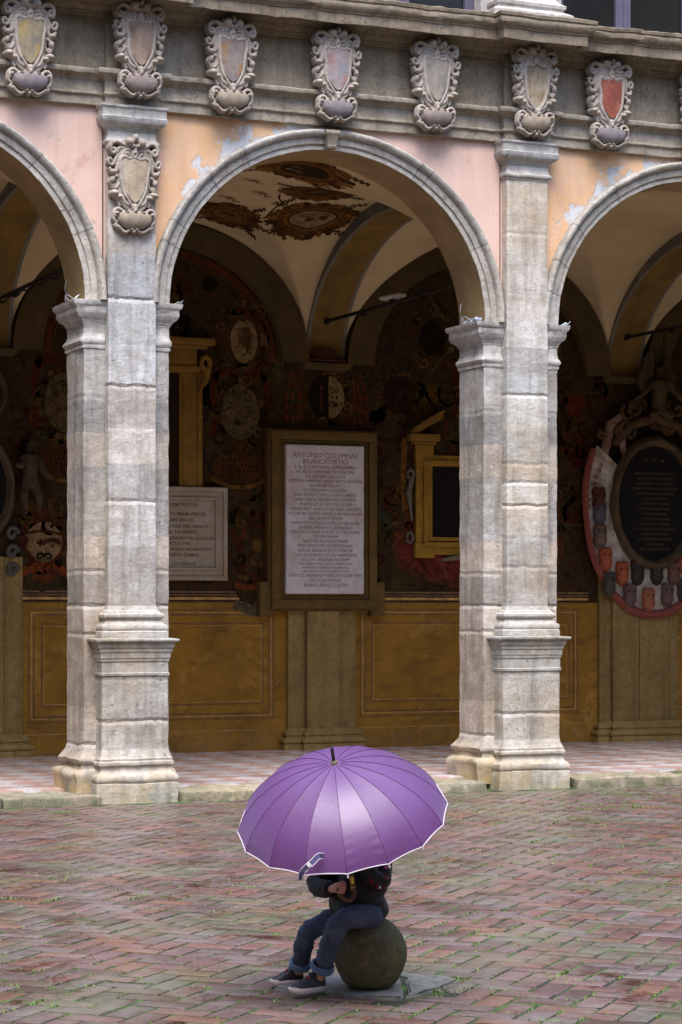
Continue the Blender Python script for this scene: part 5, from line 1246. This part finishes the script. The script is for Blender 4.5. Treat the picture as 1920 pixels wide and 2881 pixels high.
m_skin = simple('skin', (.55, .28, .19), (.48, .23, .16), sc=20, rough=.5, bump=.05, sp=.4)
m_denim, t_, b_ = newmat('denim'); g = NG(t_)
c = g.mix(g.ramp(g.noise(5, 5, .6), [(.35, 0), (.62, 1)]), (.024, .031, .055), (.070, .092, .145))
c = g.mix(g.ramp(g.noise(11, 5, .6, vec=g.map(loc=(3, 0, 2))), [(.52, 0), (.7, .5)]), c, (.15, .18, .25))
c = g.mix(g.ramp(g.noise(90, 3), [(.4, 0), (.6, .25)]), c, (.02, .03, .06)); c = g.mix(g.ramp(g.noise(7, 3, .5, vec=g.map(loc=(1, 5, 3))), [(.52, 0), (.66, .55)]), c, (.055, .05, .075))
setc(g, b_, c); b_.inputs['Roughness'].default_value = .85; g.bump(g.noise(150, 3), .2, .002, b_)
m_denimc = simple('denim turn-up', (.16, .22, .34), (.10, .15, .25), sc=20)
m_jacket = simple('black quilted jacket', (.006, .005, .006), (.014, .011, .012), sc=7, rough=.6, sp=.3, bump=.25, bsc=30)
m_shoe = simple('black trainer', (.018, .017, .022), (.03, .028, .035), sc=20, rough=.5, sp=.35)
m_sole = simple('pale rubber sole', (.48, .42, .42), (.38, .32, .32), sc=15, rough=.6)
m_red = simple('red detail', (.45, .03, .02), bump=0); m_lett = simple('dark red lettering', (.22, .012, .018), bump=0); m_wht = simple('white lettering', (.6, .6, .62), bump=0); m_hair = simple('brown hair', (.05, .03, .018), bump=.4, bsc=80)
P = E3('person', 'child in black jacket and blue jeans sitting on the stone ball behind a purple umbrella', 'person')
HX, HY, HZ = -.045, -.05, .79
n = {'pel': ((-.02, -.01, .385), .055), 'wai': ((-.03, .0, .46), .055), 'che': ((-.03, .0, .57), .06), 'nec': ((-.035, -.02, .665), .033), 'nc2': ((-.04, -.03, .70), .034), 'jaw': ((-.055, -.055, .735), .05), 'hd': ((HX, HY, HZ), .076), 'top': ((HX + .005, HY + .005, .835), .062),
     'rs': ((-.12, .03, .60), .030), 're': ((-.25, -.01, .467), .025), 'rw': ((-.178, -.175, .478), .019), 'rp': ((-.150, -.206, .484), .021),
     'ls': ((.045, -.06, .60), .030), 'le': ((.036, -.18, .49), .025), 'lw': ((-.06, -.25, .632), .019), 'lp': ((-.09, -.265, .655), .022),
     'ah': ((.0, -.09, .355), .05), 'ak': ((-.143, -.25, .345), .042), 'aa': ((-.217, -.155, .10), .026), 'af': ((-.24, -.17, .065), .024),
     'bh': ((-.04, .04, .36), .06), 'bk': ((-.285, .0, .268), .042), 'ba': ((-.318, .11, .085), .026), 'bf': ((-.335, .10, .05), .024)}
ed = [('pel', 'wai'), ('wai', 'che'), ('che', 'nec'), ('nec', 'nc2'), ('nc2', 'jaw'), ('nc2', 'hd'), ('hd', 'top'), ('che', 'rs'), ('rs', 're'), ('re', 'rw'), ('rw', 'rp'), ('che', 'ls'), ('ls', 'le'), ('le', 'lw'), ('lw', 'lp'), ('pel', 'ah'), ('ah', 'ak'), ('ak', 'aa'), ('aa', 'af'), ('pel', 'bh'), ('bh', 'bk'), ('bk', 'ba'), ('ba', 'bf')]
# fingers of the visible hand close around the hook end
fr = zp(768, 430, -.205)
for i, (dz, l) in enumerate(((.020, 1.0), (.008, 1.08), (-.004, 1.0), (-.015, .85))):
    n['f%da' % i] = ((-.142, -.222, .486 + dz), .0082); n['f%db' % i] = ((-.142 + .022 * l, -.236, .486 + dz), .0076); n['f%dc' % i] = ((-.142 + .030 * l, -.219, .484 + dz), .007); n['f%dd' % i] = ((-.142 + .018 * l, -.209, .483 + dz), .0062)
    ed += [('rp', 'f%da' % i), ('f%da' % i, 'f%db' % i), ('f%db' % i, 'f%dc' % i), ('f%dc' % i, 'f%dd' % i)]
n['t0'] = ((-.140, -.200, .504), .009); n['t1'] = ((-.124, -.206, .512), .008); n['t2'] = ((-.108, -.214, .508), .007); ed += [('rp', 't0'), ('t0', 't1'), ('t1', 't2')]
for i, (dz, l) in enumerate(((.016, 1.0), (.005, 1.06), (-.006, 1.0), (-.016, .85))):
    n['g%da' % i] = ((-.105, -.285, .66 + dz), .0085); n['g%db' % i] = ((-.128, -.275, .66 + dz), .0078); n['g%dc' % i] = ((-.126, -.252, .658 + dz), .007)
    ed += [('lp', 'g%da' % i), ('g%da' % i, 'g%db' % i), ('g%db' % i, 'g%dc' % i)]
n['u0'] = ((-.09, -.245, .674), .009); n['u1'] = ((-.108, -.238, .684), .008); ed += [('lp', 'u0'), ('u0', 'u1')]
skin_mesh('body', n, ed, m_skin, P, sub=2)
fd = Vector((-.75, -.55, -.1)).normalized(); rt = fd.cross(Vector((0, 0, 1))).normalized()
hc = Vector((HX, HY, HZ))
mb = MB()
mb.lathe([(0, .088), (.04, .084), (.075, .055), (.088, .015), (.088, -.02), (.078, -.05), (.06, -.06), (.0, -.05)], 28, Matrix.Translation(hc - fd * .018 + Vector((0, 0, .012))))
V = np.array(mb.V); rel = V - np.array(hc); front = rel @ np.array(fd); lowm = (front > .03) & (rel[:, 2] < .035); V[lowm] -= np.outer(front[lowm] - .03, np.array(fd)); V = jitter(V, .006, 40, 3)
mesh_obj('hair', V, mb.F, m_hair, P, smooth=60)
mb = MB()
for s in (-1, 1): mb.lathe([(0, .007), (.006, .004), (.007, -.003)], 10, Matrix.Translation(hc + fd * .07 + rt * s * .028 - Vector((0, 0, .005))))
mb.build('eyes', simple('eye', (.05, .03, .02), rough=.2, bump=0), P, smooth=60)
mb = MB(); mb.tube([hc + fd * .072 - Vector((0, 0, .008)), hc + fd * .088 - Vector((0, 0, .028)), hc + fd * .07 - Vector((0, 0, .034))], [.006, .010, .008], 8)
for s in (-1, 1): mb.tube([hc + rt * s * .074 + Vector((0, 0, .012)), hc + rt * s * .086 - Vector((0, 0, .008)), hc + rt * s * .074 - Vector((0, 0, .026))], [.007, .009, .006], 8)
mb.tube([hc + fd * .062 + rt * -.018 - Vector((0, 0, .052)), hc + fd * .070 - Vector((0, 0, .054)), hc + fd * .062 + rt * .018 - Vector((0, 0, .052))], .005, 6)
mb.build('face_features', m_skin, P, smooth=60)
# jacket
n = {'hz': ((-.012, .0, .292), .108), 'hy': ((-.022, -.005, .330), .126), 'h0': ((-.045, -.012, .365), .138), 'h1': ((-.06, -.02, .40), .145), 'h2': ((-.058, -.02, .46), .140), 'h3': ((-.035, -.015, .55), .120), 'h4': ((-.03, -.015, .615), .085), 'h5': ((-.04, -.02, .665), .050),
     'rs': ((-.135, .03, .605), .060), 'ru': ((-.195, .02, .54), .057), 're': ((-.255, -.01, .466), .056), 'rf': ((-.205, -.10, .466), .047), 'rw': ((-.180, -.160, .477), .034),
     'ls': ((.05, -.06, .60), .066), 'lu': ((.045, -.13, .545), .060), 'le': ((.038, -.18, .485), .053), 'lf': ((-.005, -.215, .56), .045), 'lw': ((-.05, -.243, .622), .033)}
ed = [('hz', 'hy'), ('hy', 'h0'), ('h0', 'h1'), ('h1', 'h2'), ('h2', 'h3'), ('h3', 'h4'), ('h4', 'h5'), ('h3', 'rs'), ('rs', 'ru'), ('ru', 're'), ('re', 'rf'), ('rf', 'rw'), ('h3', 'ls'), ('ls', 'lu'), ('lu', 'le'), ('le', 'lf'), ('lf', 'lw')]
jk = skin_mesh('jacket', n, ed, m_jacket, P, sub=3, wr=.006, wsc=26, seed=3)
for (a, b, r_) in ((n['rf'][0], n['rw'][0], .036), (n['lf'][0], n['lw'][0], .035)):
    a, b = Vector(a), Vector(b); d_ = (b - a).normalized(); MB().tube([b - d_ * .012, b - d_ * .004, b + d_ * .012, b + d_ * .022], [r_ * 1.02, r_ * 1.06, r_ * 1.0, r_ * .72], 16).build('cuff', m_jacket, jk, smooth=50, amp=.002, sc=60)
from mathutils.bvhtree import BVHTree
def decal(s_, size, X, Y, rot, mat, f0=-.6, name='lettering', parent=None, target=None, sx=1.0):
    tgt = target or jk; bv = BVHTree.FromPolygons([tuple(v.co) for v in tgt.data.vertices], [tuple(p_.vertices) for p_ in tgt.data.polygons])
    V, F = text_mesh(s_, size, 0, 0, 0, ext=.0005, bold=.0012)
    bm = bmesh.new(); vs = [bm.verts.new(v) for v in V]
    for f in F:
        try: bm.faces.new([vs[i] for i in f])
        except ValueError: pass
    c_, s2 = math.cos(rot), math.sin(rot); base = zp(X, Y, -.2)
    out = []
    for v in bm.verts:
        x, z = v.co.x * sx, v.co.z - size * .35; px, pz = base[0] + x * c_ - z * s2, base[2] + x * s2 + z * c_
        h = bv.ray_cast(Vector((px, f0, pz)), Vector((0, 1, 0))); y = h[0].y if h[0] else -.15
        v.co = Vector((px, y - .0025 + (v.co.y) * .5, pz))
    bm.verts.index_update(); V = [tuple(v.co) for v in bm.verts]; F = [[v.index for v in f.verts] for f in bm.faces]; bm.free()
    return mesh_obj(name, V, F, mat, parent or jk)
decal('N', .034, 1080, 345, R(-35), m_lett); decal('A', .036, 1135, 400, R(-25), m_lett, sx=.8); decal('R', .017, 1175, 412, R(-12), m_wht); decal('I', .04, 1208, 430, R(-15), m_lett); decal('W', .024, 1235, 320, R(-60), m_lett); decal('B', .020, 1240, 225, R(-80), simple('pink letter', (.55, .15, .25), bump=0))
# jeans
n = {'pel': ((-.015, -.01, .35), .078), 'ah': ((-.005, -.10, .350), .066), 'am': ((-.075, -.18, .358), .060), 'ak': ((-.143, -.245, .343), .052), 'as': ((-.182, -.20, .23), .048), 'aa': ((-.213, -.155, .125), .043),
     'bh': ((-.04, .045, .355), .066), 'bm': ((-.165, .02, .318), .060), 'bk': ((-.28, .0, .268), .050), 'bs': ((-.302, .055, .18), .046), 'ba': ((-.317, .10, .10), .042)}
ed = [('pel', 'ah'), ('ah', 'am'), ('am', 'ak'), ('ak', 'as'), ('as', 'aa'), ('pel', 'bh'), ('bh', 'bm'), ('bm', 'bk'), ('bk', 'bs'), ('bs', 'ba')]
jn = skin_mesh('jeans', n, ed, m_denim, P, sub=3, wr=.0045, wsc=38, seed=8)
for (a, b, r_) in ((n['as'][0], n['aa'][0], .050), (n['bs'][0], n['ba'][0], .046)):
    a, b = Vector(a), Vector(b); d_ = (b - a).normalized(); MB().tube([b - d_ * .02, b - d_ * .018, b + d_ * .006, b + d_ * .012, b + d_ * .004], [r_ * .9, r_ * 1.06, r_ * 1.08, r_ * 1.02, r_ * .9], 20, cap=False).build('turn_up', m_denimc, jn, smooth=50, amp=.003, sc=30)
def shoe(hx, hy, tx, ty, z0, hw=.036, ank=.098):
    L = math.hypot(tx - hx, ty - hy); a = math.atan2(ty - hy, tx - hx); M = Matrix.Translation((hx, hy, z0)) @ Matrix.Rotation(a, 4, 'Z')
    def W(t): return hw * (.70 + .30 * math.sin(min(1, max(0, (t - .05) / .65)) * math.pi / 2)) * (1 - max(0, (t - .72) / .28) ** 2.4 * .62) * (1 - max(0, (.10 - t) / .10) ** 2 * .45)
    def top(t): return np.interp(t, [0, .08, .22, .34, .5, .7, .88, 1.0], [.080, ank, ank, .090, .070, .052, .042, .026])
    mb = MB()
    def up(u, v):
        t = u; th = math.pi * v; x = L * (t + .0); y = W(t) * math.cos(th) * (1 - .28 * math.sin(th) ** 3 * (1 if t < .45 else .2)); z = .016 + (top(t) - .016) * math.sin(th) ** .8
        return M @ Vector((x, y, z))
    mb.grid(up, 26, 14); u_ = mb.build('shoe', m_shoe, P, smooth=50, amp=.0015, sc=40)
    mb = MB(); prof = [(.96, .0), (1.03, .004), (1.06, .014), (1.02, .024), (.95, .026)]
    outline = [(t, s) for s, ts in ((1, np.linspace(0, 1, 16)), (-1, np.linspace(1, 0, 16))) for t in ts]
    V = []
    for k_, z_ in prof:
        for t, s in outline: V.append(M @ Vector((L * (.5 + (t - .5) * (1.0 + (k_ - 1) * .6)), s * W(t) * k_, z_ + (.010 * max(0, (t - .8) / .2) ** 2 if z_ < .02 else .006 * max(0, (t - .8) / .2)))))
    n_ = len(outline); F = [(i * n_ + k, i * n_ + (k + 1) % n_, (i + 1) * n_ + (k + 1) % n_, (i + 1) * n_ + k) for i in range(4) for k in range(n_)] + [tuple(range(n_))[::-1]]
    mb.add(V, F); mb.build('sole', m_sole, u_, smooth=50)
    mb = MB()
    for q in range(4):
        t = .40 + q * .09; zt = .016 + (top(t) - .016) + .002; mb.tube([M @ Vector((L * t, -W(t) * .45, zt - .008)), M @ Vector((L * (t + .02), 0, zt)), M @ Vector((L * t, W(t) * .45, zt - .008))], .0028, 6)
    mb.build('laces', m_shoe, u_, smooth=50)
    mb = MB(); t = .52; mb.box(-.006, .006, -.006, .006, 0, .006); V = [M @ Vector((L * t + v[0], v[1] + W(t) * .35 * (1 if True else 0), top(t) - .004 + v[2])) for v in mb.V]; mesh_obj('tab', V, mb.F, m_red, u_)
shoe(-.205, -.135, -.355, -.238, .020, .033)
shoe(-.305, .132, -.450, .078, .006, .031, .085)

# umbrella
U = E3('umbrella', 'open purple umbrella with white piping and wooden crook handle, tilted over the seated child', 'umbrella')
G = Vector(zp(905, 410, -.205)); A = Vector((-.131, -.431, .892)).normalized()
hub = G + A * .632
e1 = Vector((0, -A.z, A.y)).cross(A) if False else A.cross(Vector((0, 1, 0))).normalized()   # roughly to the right / left in the canopy plane
e1 = (Vector((1, 0, 0)) - A * A.x).normalized(); e2 = A.cross(e1).normalized()
m_can, t_, b_ = newmat('purple umbrella nylon'); g = NG(t_)
c = g.mix(g.ramp(g.noise(3, 4), [(.4, 0), (.6, 1)]), (.150, .050, .215), (.135, .042, .180))
setc(g, b_, c); b_.inputs['Roughness'].default_value = .5; b_.inputs['Specular IOR Level'].default_value = .8
b_.inputs['Coat Weight'].default_value = .5; b_.inputs['Coat Roughness'].default_value = .34; b_.inputs['Sheen Weight'].default_value = .3; b_.inputs['Sheen Roughness'].default_value = .4; b_.inputs['Sheen Tint'].default_value = (.72, .52, 1, 1)
g.bump(g.math('ADD', g.noise(220, 2), g.math('MULTIPLY', g.noise(26, 4, .6), 2.2)), .35, .0022, b_)
tr_ = t_.nodes.new('ShaderNodeBsdfTranslucent'); g.L(c, tr_.inputs[0]); mx_ = t_.nodes.new('ShaderNodeMixShader'); mx_.inputs[0].default_value = .28
g.L(b_.outputs[0], mx_.inputs[1]); g.L(tr_.outputs[0], mx_.inputs[2]); g.L(mx_.outputs[0], [n_ for n_ in t_.nodes if n_.type == 'OUTPUT_MATERIAL'][0].inputs[0])
RR, SAG, NR = .463, .275, 16
PH = math.atan2(-1, .045) 
def can(rr, ang):
    """rr 0..1, returns local (x,y,h) in canopy frame"""
    r = RR * math.sin(rr * 1.25) / math.sin(1.25); h = -SAG * (1 - math.cos(rr * 1.25)) / (1 - math.cos(1.25)); return r, h
def can_pt(u, k, v):
    """v radial 0..1, gore k, u 0..1 across"""
    a0 = PH + 2 * math.pi * k / NR; a1 = a0 + 2 * math.pi / NR
    edge = 1 - .010 * 4 * u * (1 - u)
    r, h = can(v * edge, 0)
    p = Vector((math.cos(a0), math.sin(a0), 0)) * (1 - u) + Vector((math.cos(a1), math.sin(a1), 0)) * u
    p = p * (1 + (1 / max(p.length, .5) - 1) * .35 * (1 - v ** 3))
    infl = -.0015 * 4 * u * (1 - u) * math.sin(math.pi * min(1, v * 1.02))
    q = p * r; q.z = h + infl
    wr_ = .0016 * math.sin(v * 75 + k * 2.1 + 3 * u) * (max(0, 1 - 3.2 * u) + max(0, 3.2 * u - 2.2)) * u * (1 - u) * 14 * max(0, math.sin(k * 5.3 + v * 9)) * min(1, max(0, v * 3 - 1))
    q.z += wr_
    return hub + e1 * q.x + e2 * q.y + A * q.z
mb = MB()
for k in range(NR): mb.grid(lambda v, u, k=k: can_pt(u, k, .012 + .988 * v), 70, 14)
cn = mb.build('canopy', m_can, U, smooth=None)
for poly in cn.data.polygons: poly.use_smooth = True
m_pipe = simple('white piping', (.55, .50, .55), rough=.6, bump=0)
mb = MB(); P_ = [can_pt(u / 8, k, 1.0) for k in range(NR) for u in range(8)]; mb.tube(P_ + [P_[0], P_[1]], .0031, 6); mb.build('piping', m_pipe, U, smooth=60)
m_steel = simple('umbrella rib', (.25, .25, .27), rough=.35, metal=.8, bump=0); m_seam = simple('canopy seam', (.085, .032, .11), bump=0)
mb = MB()
for k in range(NR): mb.tube([can_pt(0, k, v / 20) + A * .0012 for v in range(1, 21)], .0011, 4)
mb.build('seams', m_seam, U)
for k in range(NR):
    rb = MB().tube([can_pt(0, k, v / 12) - A * .006 for v in range(0, 13)], .0025, 5).build('rib', m_steel, U, smooth=50)
    MB().tube([can_pt(0, k, .48) - A * .006, hub - A * .20], .002, 5).build('stretcher', m_steel, rb)
    MB().tube([can_pt(0, k, .995) - A * .004, can_pt(0, k, 1.022) - A * .006], .004, 6).build('tip', m_pipe, rb)
m_wood = simple('varnished wood', (.13, .045, .02), (.08, .028, .014), sc=15, rough=.3, bump=0, sp=.5); m_brass = simple('brass band', (.60, .40, .08), rough=.3, metal=.7, bump=0); m_blk = simple('black ferrule', (.02, .012, .012), rough=.3, bump=0, sp=.5)
MB().tube([hub - A * .005, G + A * .06], .0065, 10).build('shaft', m_blk, U, smooth=50)
fo = MB().tube([hub, hub + A * .02, hub + A * .072, hub + A * .078], [.0095, .0078, .0072, .004], 12).build('ferrule', m_blk, U, smooth=50)
MB().tube([hub - A * .002, hub + A * .006, hub + A * .012, hub + A * .016], [.018, .017, .012, .009], 20).build('ferrule_cap', simple('pewter cap', (.34, .30, .22), rough=.35, metal=.7, bump=0), fo, smooth=50)
hook = [G + A * .06, G + A * .02, G, Vector(zp(913, 445, -.205)), Vector(zp(916, 485, -.208)), Vector(zp(905, 522, -.21)), Vector(zp(875, 547, -.213)), Vector(zp(838, 546, -.216)), Vector(zp(803, 522, -.218)), Vector(zp(778, 490, -.22)), Vector(zp(760, 455, -.22)), Vector(zp(750, 425, -.22))]
hk = []
for i in range(len(hook) - 1):
    for q in range(3): hk.append(hook[i].lerp(hook[i + 1], q / 3))
hk.append(hook[-1])
hd = MB().tube(hk, .0105, 12).build('crook_handle', m_wood, U, smooth=60)
MB().tube([G + A * .058, G + A * .022], .0118, 14).build('band', m_brass, hd, smooth=50); MB().tube([G + A * .004, G - A * .010], .0118, 14).build('band', m_brass, hd, smooth=50)
# closing strap
m_strap = simple('violet strap', (.10, .09, .22), (.05, .04, .10), sc=30, rough=.5, bump=0)
sp = [zp(610, 105, -.775), zp(570, 100, -.785), zp(545, 115, -.795), zp(500, 165, -.81), zp(450, 205, -.82), zp(405, 250, -.82), zp(378, 300, -.81), zp(375, 345, -.80)]
sp = [Vector(p_) for p_ in sp]; sps = []
for i in range(len(sp) - 1):
    for q in range(4): sps.append(sp[i].lerp(sp[i + 1], q / 4))
sps.append(sp[-1]); mb = MB(); m2 = MB(); Ls = len(sps)
for i, p_ in enumerate(sps):
    d_ = (sps[min(i + 1, Ls - 1)] - sps[max(0, i - 1)]).normalized(); nn = Vector((0, 1, 0)).cross(d_).normalized(); wd = .0115 * (1 - .6 * max(0, i / Ls - .75) * 4 * .8)
    mb.V += [tuple(p_ - nn * wd), tuple(p_ + nn * wd), tuple(p_ + nn * wd + Vector((0, .002, 0))), tuple(p_ - nn * wd + Vector((0, .002, 0)))]
for i in range(Ls - 1):
    for k in range(4): mb.F.append((i * 4 + k, i * 4 + (k + 1) % 4, (i + 1) * 4 + (k + 1) % 4, (i + 1) * 4 + k)); mb.C.append((1, 1, 1)); mb.M.append(0)
st = mb.build('closing_strap', m_strap, U, smooth=50)
mb = MB()
for s in (0, 1): mb.tube([Vector(mb2) for mb2 in [st.data.vertices[i * 4 + s].co for i in range(Ls)]], .0016, 5)
mb.build('strap_piping', m_pipe, st)
MB().box(-.008, .008, -.0015, .0005, -.010, .010).build('strap_label', m_wht, st).matrix_local = Matrix.Translation(Vector(zp(462, 190, -.825))) @ Matrix.Rotation(R(-38), 4, 'Y')
